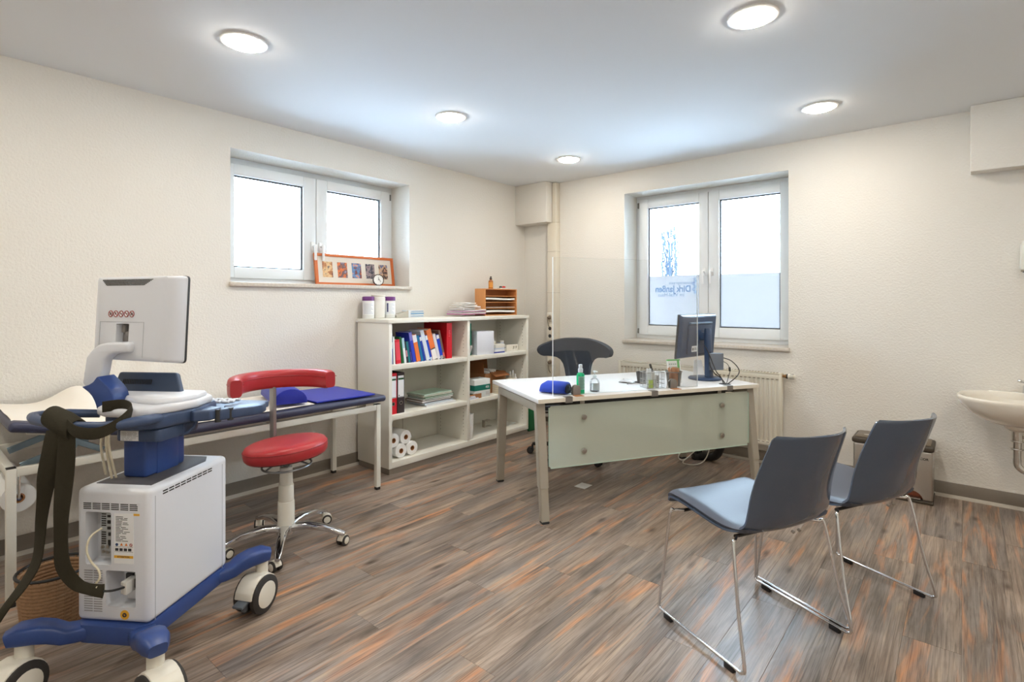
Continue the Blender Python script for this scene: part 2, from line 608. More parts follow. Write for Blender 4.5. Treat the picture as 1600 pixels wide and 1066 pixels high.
# ------------------------------------------------------------------ windows
def window(name, P, op, gl, gr, joint, sash_top, sash_bot, wd, hz):
    """P maps (u along the wall, w into the wall, z) to world"""
    def sp(b, u0, u1, w0, w1, z0, z1, bev=0.0):
        p, q = P(u0, w0, z0), P(u1, w1, z1)
        b.span([min(p[i], q[i]) for i in range(3)], [max(p[i], q[i]) for i in range(3)], bev)
    u0, u1, z0, z1 = op
    b = MB()
    fw = 0.05
    sp(b, u0, u1, wd + .012, wd + .085, z1 - fw, z1, .003); sp(b, u0, u1, wd + .012, wd + .085, z0, z0 + fw, .003)
    sp(b, u0, u0 + fw, wd + .012, wd + .085, z0 + fw, z1 - fw, .003); sp(b, u1 - fw, u1, wd + .012, wd + .085, z0 + fw, z1 - fw, .003)
    w = struct(b.build(name, UPVC))
    for k, (a, c, s0, s1) in enumerate(((gl[0], gl[1], u0 + 0.036, joint - .002), (gr[0], gr[1], joint + .002, u1 - 0.036))):
        g0, g1 = gl[2], gl[3]
        b = MB()
        sp(b, s0, a, wd - .008, wd + .06, sash_bot, sash_top, .006); sp(b, c, s1, wd - .008, wd + .06, sash_bot, sash_top, .006)
        sp(b, a, c, wd - .0075, wd + .0595, g1, sash_top, .004); sp(b, a, c, wd - .0075, wd + .0595, sash_bot, g0, .004)
        s = b.build('sash', UPVC, w)
        b = MB()
        t = .009
        sp(b, a, c, wd + .018, wd + .034, g1 - t, g1); sp(b, a, c, wd + .018, wd + .034, g0, g0 + t)
        sp(b, a, a + t, wd + .018, wd + .034, g0 + t, g1 - t); sp(b, c - t, c, wd + .018, wd + .034, g0 + t, g1 - t)
        b.build('gasket', GASKET, s, smooth=False)
        b = MB(); sp(b, a, c, wd + .022, wd + .026, g0, g1)
        b.build('glass_pane', PANE, s, smooth=False)
        hu = (s1 - .032) if k == 0 else (s0 + .032)
        b = MB()
        sp(b, hu - .015, hu + .015, wd - .02, wd - .008, hz - .035, hz + .035, .004)
        p0, p1 = P(hu, wd - .015, hz), P(hu, wd - .058, hz)
        b.cyl(p0, p1, .009, n=12)
        sp(b, hu - .01, hu + .01, wd - .066, wd - .05, hz - .115, hz + .014, .006)
        b.build('handle', mat('handle_white', (236, 238, 240), 0.3), s)
    b = MB()
    hx = (u0 + .026) if name == 'window_2' else (u1 - .026)
    sp(b, hx - .008, hx + .008, wd - .004, wd + .02, z1 - .115, z1 - .06, .003); sp(b, hx - .008, hx + .008, wd - .004, wd + .02, z0 + .05, z0 + .1, .003)
    b.build('hinge', mat('hinge_grey', (120, 122, 120), 0.4, metal=.6), w)
    b = MB(); sp(b, u0 - .012, u1 + .012, -.03, -.0, z0 - .03, z0 - .0005, .005); sp(b, u0, u1, -.004, wd + .08, z0 - .03, z0 - .0005, .0)
    b.build('sill', STONE, w)
    return w


w1 = window('window_1', lambda u, w, z: (-w, u, z), W1, (-3.049, -2.518, 1.58, 2.248), (-2.312, -1.776), -2.41, 2.327, 1.50, 0.245, 1.775)
w2 = window('window_2', lambda u, w, z: (u, w, z), W2, (1.382, 1.897, 1.09, 2.258), (2.084, 2.596), 1.985, 2.345, 0.998, 0.245, 1.602)

# frosted privacy film with mirror-read lettering (it is meant to be read from outside)
FILM = frosted_mat('frosted_film', (102, 95, 92), clear=0.03, tr=0.9, gloss=0.0)
INK = frosted_mat('film_ink', (182, 214, 240), clear=1.0, tr=0.8, gloss=0.0)
for a, c in ((1.392, 1.888), (2.094, 2.587)):
    MB().grid(1, 1, lambda u, v: (a + (c - a) * u, .2655, 1.099 + .479 * v)).build('privacy_film', FILM, w2, smooth=False)
TW = Matrix.Translation((0, .2625, 0)) @ rot(90)
text('Hausarztpraxis', .042, INK, 'lettering', w2, Matrix.Translation((1.72, 0, 1.508)) @ TW, mirror=True, label='mirrored small blue lettering on the film')
text('Dirk Janßen', .088, INK, 'lettering', w2, Matrix.Translation((1.632, 0, 1.448)) @ TW @ Matrix.Scale(0.86, 4, (1, 0, 0)), mirror=True, bold=.0022, label='mirrored bold blue lettering on the film')
text('im Vital-Haus', .05, INK, 'lettering', w2, Matrix.Translation((1.615, 0, 1.392)) @ TW @ Matrix.Shear('XZ', 4, (0, 0)), mirror=True, label='mirrored slanted blue lettering on the film')
b = MB()
b.tube([(1.845, .2625, 1.40), (1.845, .2625, 1.555)], .0035, 6)
b.tube([(1.845 + .019 * math.sin(i / 24 * 5 * PI), .2625, 1.405 + .13 * i / 24) for i in range(25)], .0045, 6)
b.tube([(1.828, .2625, 1.545), (1.862, .2625, 1.545)], .003, 6)
b.build('emblem', INK, w2, label='blue snake and staff emblem on the film')

# ------------------------------------------------------------------ outside
SNOW = mat('pale_ground', (212, 218, 224), 0.9)
struct(MB().span((-40, .5, -.6), (40, 60, -.4)).span((-60, -40, -.6), (-1.2, .5, -.4)).build('ground', SNOW, smooth=False))


def house(name, c, s, rise, m, label, rz):
    t = thing(name, label, 'building', c, rz)
    w, d, h = s
    MB().span((-w / 2, -d / 2, 0), (w / 2, d / 2, h)).build('wall', mat('outside_wall', (92, 96, 100), .9), t, smooth=False)
    e = .4
    MB().prism([(-d / 2 - e, h), (d / 2 + e, h), (0, h + rise)], -w / 2 - e, w / 2 + e, M=Matrix(((0, 0, 1, 0), (1, 0, 0, 0), (0, 1, 0, 0), (0, 0, 0, 1)))).build('roof', m, t, smooth=False)
    return t


house('neighbouring_house', (-24.0, 10.2, -.4), (9, 7, 3.0), .5, mat('pale_roof', (66, 74, 82), .8), 'pale low house with shallow roof beyond the left window', 90)
house('neighbouring_house', (-9.0, 38, -.4), (9.5, 6, 3.25), .62, mat('snowy_roof', (84, 90, 96), .8), 'pale low building beyond the window with frosted film', 12)
# bare poplar
TREE = mat('bare_twigs', (46, 58, 72), .9)
rt = random.Random(5)
tr = thing('poplar_tree', 'tall bare poplar outside the back window', 'tree', (-8.85, 24, -.4))
b = MB()
b.tube([(0, 0, 0), (.03, 0, 2.2), (-.04, 0, 5)], [.16, .12, .05], 6)
for i in range(9):
    a = rt.uniform(0, 2 * PI); r = rt.uniform(.15, .55)
    h = rt.uniform(4.2, 6.4)
    b.tube([(0, 0, .9 + .08 * i), (r * .7 * math.cos(a), r * .7 * math.sin(a), 2.2), (r * math.cos(a), r * math.sin(a), 3.8), (r * .7 * math.cos(a), r * .7 * math.sin(a), h)], [.06, .045, .03, .008], 5)
b.build('trunk', TREE, tr)
b = MB()
for i in range(420):
    a = rt.uniform(0, 2 * PI); z = rt.uniform(1.2, 5.6)
    r0 = rt.uniform(.05, .5); r1 = r0 + rt.uniform(.15, .5) * (1.0 if z < 4 else .5)
    l = rt.uniform(.6, 1.5)
    zt = min(z + l, 6.7)
    b.tube([(r0 * math.cos(a), r0 * math.sin(a), z), ((r0 + r1) / 2 * math.cos(a + .1), (r0 + r1) / 2 * math.sin(a + .1), z + l * .35), (r1 * math.cos(a + .15), r1 * math.sin(a + .15), zt)], [.016, .012, .004], 3)
tw = b.build('twigs', TREE, tr); tw['kind'] = 'stuff'
tr2 = thing('bare_shrub', 'bare twig reaching up outside the left window', 'shrub', (-9.0, .35, -.4))
b = MB()
for dy, dz in ((.25, 2.6), (.12, 2.75), (.38, 2.55), (-.1, 2.5), (.5, 2.85)):
    b.tube([(0, 0, 0), (0, -.4 + dy * .3, 1.4), (0, -.3 + dy, dz)], [.03, .02, .006], 5)
    for k in range(3):
        b.tube([(0, -.3 + dy * .9, dz - .25 - .1 * k), (0, -.3 + dy + .1 + .04 * k, dz - .05)], [.01, .004], 4)
b.build('twigs', TREE, tr2)

# ------------------------------------------------------------------ ceiling lamps
LG = 'recessed ceiling downlights'
lamp = thing('recessed_ceiling_light', 'x', 'ceiling light', (1.10, -3.55, RH), 0, LG)
MB().lathe([(.107, 0), (.107, -.007), (.096, -.010), (.088, -.008), (.088, 0)], 40).build('trim_ring', mat('lamp_ring', (226, 224, 220), .4), lamp)
MB().lathe([(.0875, -.009), (.08, -.016), (.06, -.021), (.0, -.023)], 40).build('diffuser', mat('lamp_diffuser', (255, 255, 255), .5, emit=(LAMP_COLOR, LAMP)), lamp, smooth=False)
lamp['label'] = 'round ceiling light nearest the left edge, above the couch'
for x, y, lb in ((1.10, -2.17, 'round ceiling light between the left window and the desk'),
                 (1.10, -.74, 'smallest round ceiling light, close to the far corner'),
                 (3.07, -2.19, 'round ceiling light at the top edge of the photo'),
                 (3.07, -.74, 'round ceiling light in front of the frosted window at right'),
                 (3.07, -3.6, 'round ceiling light above the camera'),
                 (4.6, -2.19, 'round ceiling light out of view on the right'),
                 (4.6, -3.6, 'round ceiling light out of view near the right wall'),
                 (1.10, -5.0, 'round ceiling light out of view near the front wall'),
                 (3.07, -5.0, 'round ceiling light out of view behind the camera')):
    dup(lamp, (x, y, RH), label=lb)

# ================================================================== EXAMINATION COUCH
cx0, cx1, cy0, cy1 = 0.045, 0.645, -4.35, -2.415
couch = thing('examination_couch', 'long white framed examination couch with dark blue padding along the left wall', 'couch', (0.04, -4.35, 0))
LX, LY = 0.6, 1.935       # local extents


def leg(px, py):
    b = MB().span((px - .017, py - .017, .02), (px + .017, py + .017, .603), .003)
    l = b.build('leg', COUCHW, couch)
    MB().span((px - .0155, py - .0155, 0), (px + .0155, py + .0155, .024), .003).build('foot', BLACK, l)
    MB().span((px - .016, py - .016, .6005), (px + .016, py + .016, .606)).build('cap', BLACK, l)


for px in (.017, LX - .017):
    for py in (.017, LY - .017):
        leg(px, py)
b = MB()
for px in (.017, LX - .017):
    b.span((px - .0155, .034, .563), (px + .0155, LY - .034, .602), .003)
for py in (.017, LY - .017):
    b.span((.034, py - .0155, .563), (LX - .034, py + .0155, .602), .003)
b.span((.034, 1.2, .57), (LX - .034, 1.23, .6), .003)
for px in (.1, LX - .1):
    b.span((px - .012, .72, .602), (px + .012, LY - .06, .622), .002)
b.span((LX - .033, LY - .12, .602), (LX - .003, LY - .06, .622), .002)
b.build('frame', COUCHW, couch)
# flat padding, rounded rim
HY = 0.62
MB().span((-.0, HY + .01, .6225), (LX + .03, LY + .03, .668), .02, seg=4).build('padding', NAVY, couch)
HT = 12.5
hm = Matrix.Translation((0, HY, .632)) @ rot(-HT)
MB().box((LX / 2 + .015, -.325, .02), (LX + .03, .62, .046), .021, seg=4).build('head_padding', NAVY, couch).matrix_local = hm
for px in (.1, LX - .1):
    MB().box((px, -.3, -.0145), (.026, .5, .022), .003).build('head_rail', COUCHW, couch).matrix_local = hm
BRK = mat('bracket_zinc', (150, 172, 186), .35, metal=.7)
for px in (.12, LX - .1):
    b = MB()
    b.tube([(px, .06, .585), (px, .30, .665)], .01, 8, flat=(.004, .017))
    b.tube([(px + .012, .36, .60), (px + .012, .17, .71)], .01, 8, flat=(.004, .014))
    b.cyl((px - .01, .24, .645), (px + .03, .24, .645), .016, n=14)
    b.cyl((px - .008, .07, .588), (px + .02, .07, .588), .012, n=12)
    b.build('ratchet_bracket', BRK, couch)

# paper cover lying on the couch
sheet_n = 40


def paper_fn(u, v):
    # u along the couch (Y), v across
    y = .02 + u * 1.42
    x = .012 + v * .575
    if y < HY:
        z = .632 + math.cos(math.radians(HT)) * .045 + (HY - y) * math.sin(math.radians(HT)) / math.cos(math.radians(HT)) * 1.0
    else:
        z = .6705
    z += .003
    # bunched hump towards the wall over the head part
    hump = math.exp(-((y - .36) / .13) ** 2) * .125 * (1 - v) ** 1.1
    rip = .0016 * (1 + math.sin(17 * y + 5 * x)) * (1 + math.sin(31 * x + 3 * y)) * .5
    if v > .93 and y < HY:
        z -= (v - .93) * .15
    return (x, y, z + hump + rip)


o = MB().grid(70, 30, paper_fn, -.0012).build('couch_paper_cover', CREAM, ang=80)
o.location = couch.location
tag(o, 'cream paper sheet covering the examination couch', 'paper cover')
# blue mat and half roll pillow
o = MB().grid(24, 16, lambda u, v: (.06 + .52 * u + .03 * math.sin(v * 2), 1.46 + v * .42, .6765 + .0015 * math.sin(u * 6 + v * 4)), -.008).build('exercise_mat', MATBLUE, ang=80)
o.location = couch.location
tag(o, 'thin bright blue mat lying on the foot end of the couch', 'mat')
prof = [(-.1, 0)] + [(-.1 * math.cos(PI * i / 14), .012 + .082 * math.sin(PI * i / 14)) for i in range(15)] + [(.1, 0)]
o = MB().prism(prof, -.24, .24, .008, M=rot(90, 0, 0)).build('half_roll_pillow', MATBLUE)
o.location = (.04 + .33, -4.35 + 1.36, .6915); o.rotation_euler = (0, 0, math.radians(74))
tag(o, 'bright blue half round pillow beside the blue mat on the couch', 'pillow')
# paper roll on its holder under the head end
rl = thing('couch_paper_roll', 'white paper roll hanging under the left end of the couch', 'paper roll', (.30, -4.30, .45))
MB().lathe([(.022, -.26), (.062, -.26), (.062, .26), (.022, .26), (.022, -.26)], 36, M=rot(0, 90, 0)).build('paper', PAPER, rl)
MB().lathe([(.016, -.262), (.0219, -.262), (.0219, .262), (.016, .262), (.016, -.262)], 24, M=rot(0, 90, 0)).build('cardboard_core', KRAFT, rl)
b = MB().cyl((-.275, 0, 0), (.275, 0, 0), .008, n=12)
for s in (-1, 1):
    b.tube([(s * .27, 0, 0), (s * .27, 0, .112)], .006, 8)
b.build('holder_rod', CHROME, rl)

# woven basket under the couch
bk = thing('woven_basket', 'brown woven basket with a dark rim under the couch', 'basket', (.93, -4.235, 0))
NB = 15
WEAVE = mat('woven_rattan', (158, 124, 92), .75, vary=.35, bump=(90, .4))
t = MB()
for i in range(NB):
    z = .012 + i * .0145
    r = .098 + .02 * i / NB
    t.tube([((r + .0025 * math.sin(j * PI + i * PI)) * math.cos(2 * PI * j / 28), (r + .0025 * math.sin(j * PI + i * PI)) * math.sin(2 * PI * j / 28), z) for j in range(28)], .0078, 6, closed=True)
wv = t.build('woven_wall', WEAVE, bk, ang=60)
MB().lathe([(0, .003), (.098, .003), (.098, .009), (0, .009)], 28).build('bottom', WEAVE, bk)
t = MB()
for j in range(28):
    a = 2 * PI * (j + .5) / 28
    t.tube([(.1 * math.cos(a), .1 * math.sin(a), .006), (.119 * math.cos(a), .119 * math.sin(a), .228)], .0035, 5)
t.build('stake', WEAVE, bk)['kind'] = 'stuff'
MB().tube([(.121 * math.cos(2 * PI * j / 32), .121 * math.sin(2 * PI * j / 32), .233) for j in range(32)], .006, 8, closed=True).build('rim', BLACK, bk)

# ================================================================== RED STOOL
st = thing('saddle_stool', 'red round rolling stool with curved backrest and chrome five star base', 'stool', (.965, -3.27, 0), 0)
b = MB().lathe([(0, .485), (.182, .485), (.202, .489), (.212, .502), (.2155, .525), (.214, .542), (.205, .559), (.187, .567), (.14, .571), (0, .567)], 56)
MT = Matrix.Translation((0, 0, .53)) @ rot(3, -4) @ Matrix.Translation((0, 0, -.53))
b.bm.transform(MT)
seat = b.build('seat', RED, st, ang=60)
b = MB().tube([(.2145 * math.cos(2 * PI * j / 48), .2145 * math.sin(2 * PI * j / 48), .5415) for j in range(48)], .0026, 6, closed=True)
b.bm.transform(MT); b.build('seat_piping', mat('red_piping', (150, 30, 38), .4), seat)
b = MB().lathe([(0, .472), (.15, .472), (.193, .484), (0, .4845)], 40); b.bm.transform(MT)
b.build('seat_underside', DARK, st)
# backrest, an arc round the far side
am = math.radians(257 - 180 + 0)
dirs = {}
# camera-depth axis d=(-.646,.763), right axis r=(.763,.646): arc centred at 125 deg in (right, depth)


def arcp(deg, rad, z):
    a = math.radians(deg)
    s, t_ = rad * math.cos(a), rad * math.sin(a)
    return (s * .763 - t_ * .646, s * .646 + t_ * .763, z)


pts = [arcp(42 + (222 - 42) * i / 22, .25, .878) for i in range(23)]
bw = [(.052 * (0.86 if i in (0, 22) else 1), .036 * (0.8 if i in (0, 22) else 1)) for i in range(23)]
bw = [(b_[1], b_[0]) for b_ in bw]
back = MB().tube(pts, .05, 20, flat=bw).build('backrest', RED, st, ang=60)
seam = MB()
seam.tube([arcp(42.5 + 179 * i / 22, .2135, .896) for i in range(23)], .0018, 5)
seam.tube([arcp(42.5 + 179 * i / 22, .2865, .896) for i in range(23)], .0018, 5)
seam.build('seam', mat('red_piping', (150, 30, 38), .4), back)
p0 = arcp(130, .245, .836); p1 = arcp(130, .232, .50)
b = MB().tube([p0, (p0[0] * .98, p0[1] * .98, .7), p1], .02, 12, flat=(.026, .012))
b.tube([p1, (p1[0] * .5, p1[1] * .5, .466), (0, 0, .466)], .012, 10, flat=(.02, .008))
b.build('backrest_post', mat('post_grey', (150, 150, 150), .35, metal=.7), st)
MB().cyl((0, 0, .10), (0, 0, .245), .044, .0425, 28, .004).cyl((0, 0, .243), (0, 0, .335), .040, .0385, 28, .004).cyl((0, 0, .333), (0, 0, .43), .034, .0325, 28, .004).build('lift_column', IVORY, st)
MB().cyl((0, 0, .428), (0, 0, .48), .016, .03, 20).build('lift_spindle', mat('spindle_grey', (150, 152, 154), .35, metal=.6), st)
b = MB().tube([(.125 * math.cos(2 * PI * j / 40) + .01, .125 * math.sin(2 * PI * j / 40), .44 + .006 * math.sin(2 * PI * j / 40)) for j in range(40)], .0055, 8, closed=True)
for a in (40, 160, 280):
    b.tube([(.03 * math.cos(math.radians(a)), .03 * math.sin(math.radians(a)), .475), (.125 * math.cos(math.radians(a)) + .01, .125 * math.sin(math.radians(a)), .441)], .005, 6)
b.build('release_ring', mat('ring_grey', (150, 154, 158), .3, metal=.8), st)
MB().cyl((0, 0, .066), (0, 0, .118), .05, .046, 28, .006).build('hub', CHROME, st)


def caster(parent, x, y, ang, r=.027, w=.02, gap=.012, hood=IVORY, disc=IVORY, tire=RUBBER, stem=.09, ofs=.018):
    """twin wheel caster; wheel axis along ang"""
    M = Matrix.Translation((x, y, 0)) @ rot(0, 0, ang)
    c = MB()
    c.lathe([(r * .35, -.5), (r * 1.02, -.5), (r * 1.1, -.35), (r * 1.1, .35), (r * 1.02, .5), (r * .35, .5)], 20, M=M @ Matrix.Translation((0, ofs, r)) @ rot(0, 90, 0) @ Matrix.Diagonal((1, 1, gap + .006, 1)), arc=PI * 1.05) if False else None
    h = []
    for i in range(11):
        a = math.radians(-15 + 190 * i / 10)
        h.append((ofs + (r * 1.08) * math.cos(a), r + (r * 1.08) * math.sin(a)))
    for i in range(10, -1, -1):
        a = math.radians(-15 + 190 * i / 10)
        h.append((ofs + (r * .55) * math.cos(a), r + (r * .55) * math.sin(a)))
    c.prism(h, -(gap / 2 + w * .55), gap / 2 + w * .55, r * .06, M=M @ Matrix(((0, 0, 1, 0), (1, 0, 0, 0), (0, 1, 0, 0), (0, 0, 0, 1))))
    c.bm.transform(Matrix.Identity(4))
    c.cyl(M @ Vector((0, 0, r * 1.3)), M @ Vector((0, 0, stem)), r * .33, n=14)
    cs = c.build('caster', hood, parent)
    for s in (-1, 1):
        k = MB()
        xo = s * (gap / 2 + w / 2)
        W = M @ Matrix.Translation((xo, ofs, r)) @ rot(0, 90, 0)
        k.lathe([(r * .3, -w / 2), (r * .86, -w / 2), (r, -w * .3), (r, w * .3), (r * .86, w / 2), (r * .3, w / 2), (r * .3, -w / 2)], 28, M=W)
        k.build('wheel', tire, cs)
        k = MB().cyl(M @ Vector((xo - s * w * .2, ofs, r)), M @ Vector((xo + s * (w / 2 + .001), ofs, r)), r * .74, r * .7, 24, r * .04)
        k.build('wheel_disc', disc, cs)
    return cs


ang0 = math.degrees(math.atan2(.2, .23))
for i in range(5):
    a = math.radians(ang0 - 3 + 72 * i)
    ca, sa = math.cos(a), math.sin(a)
    R = .315
    b = MB().tube([(.035 * ca, .035 * sa, .10), (.12 * ca, .12 * sa, .112), (.22 * ca, .22 * sa, .10), (.295 * ca, .295 * sa, .075), (.325 * ca, .325 * sa, .068)], .02, 14,
                  flat=[(.026, .02), (.024, .018), (.021, .015), (.018, .012), (.011, .009)])
    b.build('base_arm', CHROME, st)
    caster(st, .302 * ca, .302 * sa, [20, -25, 60, 10, 100][i], stem=.072)

# ================================================================== ULTRASOUND MACHINE  (local x = its right side, y = forward)
us = thing('ultrasound_machine', 'white and blue ultrasound machine on wheels with a big white monitor', 'medical machine', (1.427, -4.0065, 0), 34.5)
HB, LB = .137, .213
body = MB().span((-HB, -LB, .222), (HB, LB, .683), .02, seg=4).build('body', CARTW, us)
boolcut(body, MB().span((-.1, -LB - .01, .42), (-.004, -LB + .05, .602), .006).span((-.024, -LB - .01, .278), (.087, -LB + .075, .402), .006))
# side seam, dark top inset
MB().span((HB - .0015, -.186, .225), (HB + .0006, -.184, .655)).span((HB - .0015, .176, .225), (HB + .0006, .178, .655)).span((.124, .186, .672), (.1245, .188, .683)).build('panel_seam', mat('seam_grey', (168, 172, 180), .6), body, smooth=False)
MB().prism([(-.105, -.165), (.105, -.165), (.105, .12), (.07, .175), (-.07, .175), (-.105, .12)], .6815, .6855, .001).build('top_inset', mat('inset_grey', (78, 78, 84), .6), body)
b = MB()
for g in range(6):
    for k in range(4):
        x0 = -.108 + g * .0347
        b.span((x0, -LB - .0007, .6115 + k * .0062), (x0 + .029, -LB + .002, .6145 + k * .0062))
b.build('vent_slots', BLACK, body, smooth=False, label='black vent slots on the rear panel')
b = MB()
for g in range(2):
    for k in range(18):
        x0 = -.105 + g * .036
        b.span((x0, -LB - .0007, .258 + k * .0082), (x0 + .032, -LB + .002, .2615 + k * .0082))
b.build('louvre', mat('louvre_grey', (150, 150, 152), .6), body, smooth=False, label='grey louvres on the rear panel')
b = MB()
for g in range(9):
    y0 = -.15 + g * .0297
    for k in range(2):
        b.span((HB - .002, y0, .647 + k * .009), (HB + .0007, y0 + .024, .6515 + k * .009))
b.build('vent_slots', BLACK, body, smooth=False, label='black vent slots along the side')
# port panel in the recess
PY = -LB + .014
pp = MB().span((-.05, PY - .006, .446), (-.0045, -LB + .052, .6), .001).build('port_panel', mat('port_panel_grey', (176, 180, 184), .4, metal=.3), body)
b = MB()
for z, w, h, xo in ((.586, .012, .008, -.0185), (.566, .012, .012, -.0185), (.545, .012, .01, -.0185), (.524, .009, .012, -.0165), (.494, .009, .02, -.0175)):
    b.span((xo - w / 2, PY - .0085, z - h / 2), (xo + w / 2, PY - .0058, z + h / 2), .001)
for k in range(14):
    if k in (6, 7):
        continue
    b.span((-.047, PY - .0067, .489 + k * .0078), (-.03, PY - .0058, .493 + k * .0078))
b.build('port', BLACK, pp)
b = MB()
for xo, z in ((-.04, .48), (-.02, .482), (-.036, .464), (-.02, .463)):
    b.cyl((xo, PY - .012, z), (xo, PY - .005, z), .005, n=14)
b.build('socket', STEEL, pp)
# stickers
STK = mat('sticker_white', (236, 238, 240), .5)
INKB = mat('print_black', (50, 52, 58), .6)
YEL = mat('sticker_yellow', (232, 176, 52), .5)
SY = -LB
lab = MB().span((.008, SY - .0008, .428), (.08, SY + .001, .6)).build('rating_label', STK, body, smooth=False)
b = MB()
rs = random.Random(2)
for k in range(17):
    z = .588 - k * .0052
    n_ = 2 if k % 3 else 1
    x0 = .014
    for j in range(n_):
        x1 = x0 + rs.uniform(.012, .028)
        b.span((x0, SY - .0012, z), (x1, SY - .0007, z + .0019)); x0 = x1 + .004
b.span((.036, SY - .0012, .505), (.05, SY - .0007, .506))
for k in range(4):
    b.span((.012 + .016 * k, SY - .0012, .4715), (.024 + .016 * k, SY - .0007, .481))
b.span((.01, SY - .0012, .4855), (.078, SY - .0007, .4862)); b.span((.01, SY - .0012, .4685), (.078, SY - .0007, .4692))
b.build('fine_print', INKB, lab, smooth=False)
b = MB()
for k, s in ((1, 3), (2, 3)):
    b.cyl((.018 + .0175 * k, SY - .0013, .493), (.018 + .0175 * k, SY - .0007, .493), .0062, n=3)
b.build('warning_symbol', mat('print_orange', (214, 120, 40), .5), lab, smooth=False)
MB().cyl((.018, SY - .0013, .493), (.018, SY - .0007, .493), .0052, n=16).build('instruction_symbol', mat('print_blue', (40, 70, 120), .5), lab)
MB().tube([(.0705 + .0048 * math.cos(i * PI / 8), SY - .001, .493 + .0048 * math.sin(i * PI / 8)) for i in range(16)], .0009, 5, closed=True).tube([(.067, SY - .001, .4965), (.074, SY - .001, .4895)], .0008, 5).build('prohibition_symbol', mat('print_red', (150, 40, 48), .5), lab)
MB().span((.008, SY - .0013, .447), (.079, SY - .0005, .456)).build('caution_strip', YEL, lab, smooth=False)
text('ATTENTION', .0082, INKB, 'lettering', lab, Matrix.Translation((.043, SY - .0014, .4515)) @ rot(90))
MB().span((.08, SY - .0008, .594), (.102, SY + .001, .601)).build('caution_sticker', YEL, body, smooth=False)
MB().cyl((.047, SY - .0008, .252), (.047, SY + .001, .252), .0165, n=28).build('round_sticker', YEL, body)
MB().tube([(.047 + .0055 * math.cos(i * PI / 8), SY - .0014, .252 + .0055 * math.sin(i * PI / 8)) for i in range(16)], .0022, 6, closed=True).build('bolt_symbol', INKB, body)
MB().cyl((.098, SY - .0008, .632), (.098, SY + .001, .632), .006, n=20).build('cap_screw', CARTW, body)
# mains inlet and plug holder in the lower recess
b = MB().span((.02, SY + .04, .285), (.083, SY + .0745, .398), .001)
b.build('mains_inlet', mat('inlet_white', (206, 208, 212), .4), body)
MB().span((.022, SY + .032, .352), (.048, SY + .041, .377), .001).span((.052, SY + .034, .378), (.078, SY + .041, .393), .001).build('inlet_print', DARK, body)

# column, neck, console
MB().span((-.062, -.102, .684), (.032, .1, .832), .012, seg=3).span((.024, -.05, .684), (.0345, .06, .832), .004).build('column', BLUE, us)
b = MB().prism([(-.072, -.115), (-.06, -.125), (.09, -.125), (.104, -.11), (.11, .06), (.08, .11), (-.072, .11)], .822, .868, .008)
neck = b.build('neck_housing', BLUE2, us)
MB().span((-.048, -.1262, .826), (.022, -.124, .862)).build('rating_label', STK, neck, smooth=False)
b = MB()
for k in range(7):
    x0 = -.044
    for j in range(3):
        x1 = x0 + rs.uniform(.01, .022); b.span((x0, -.1266, .829 + k * .0045), (x1, -.126, .8302 + k * .0045)); x0 = x1 + .003
b.build('fine_print', mat('print_grey', (140, 142, 146), .6), neck, smooth=False)
b = MB().prism([(-.13, -.10), (-.08, -.155), (.05, -.16), (.105, -.125), (.135, -.02), (.15, .06), (.12, .17), (-.2, .17), (-.22, .02)], .869, .925, .014, seg=3)
b.build('console_base', BLUE2, us)
b = MB().prism([(-.155, -.085), (-.12, -.15), (-.06, -.185), (.035, -.19), (.085, -.155), (.125, -.07), (.148, .02), (.13, .13), (.04, .2), (-.26, .2), (-.27, .04)], .921, .952, .012, seg=3)
b.prism([(.0, -.09), (.07, -.10), (.115, -.04), (.135, .03), (.115, .12), (-.22, .13), (-.2, .0)], .945, .972, .013, seg=3)
b.build('console_top', CARTW, us)
# rear handle
b = MB().tube([(-.2, -.05, .905), (-.28, -.10, .915), (-.318, -.165, .92), (-.31, -.205, .922), (-.27, -.235, .92), (-.18, -.265, .917), (-.06, -.285, .915), (.02, -.28, .915), (.07, -.255, .916), (.092, -.225, .918), (.1, -.18, .916), (.09, -.10, .908)],
              [.015, .016, .017, .0185, .017, .0155, .015, .015, .016, .0185, .018, .016], 14)
b.build('rear_handle', BLUE2, us)
# transducer holders on the right and keyboard deck
b = MB().prism([(.125, -.005), (.155, -.02), (.2, .012), (.208, .072), (.14, .1)], .872, .914, .008, seg=3)
b.prism([(.203, .04), (.22, .045), (.238, .082), (.225, .11), (.2, .11)], .866, .908, .006)
b.prism([(.23, .075), (.25, .088), (.298, .14), (.312, .18), (.30, .23), (.2, .26), (.16, .15)], .868, .904, .007)
b.prism([(.1, .02), (.2, .06), (.29, .17), (.27, .3), (-.25, .32), (-.25, .16)], .872, .899, .006)
b.build('keyboard_deck', BLUE2, us)
for cx, cy in ((.207, .048), (.232, .088)):
    MB().cyl((cx, cy, .86), (cx, cy, .9085), .011, n=18).build('probe_cup', DARK, us)
b = MB()
for i in range(9):
    for j in range(4):
        b.box((-.2 + i * .04 + .01 * (j % 2), .225 + j * .02, .903), (.03, .014, .008), .002)
b.build('key', CARTW, us)['kind'] = 'stuff'
b = MB().tube([(.07, -.03, .87), (.066, -.028, .85), (.078, -.02, .828), (.1, -.01, .822), (.12, 0, .83), (.135, .015, .85), (.14, .02, .872)], .006, 8)
b.cyl((.105, -.005, .824), (.105, -.005, .872), .005, n=10)
b.build('cable_hook', BLUE2, us)
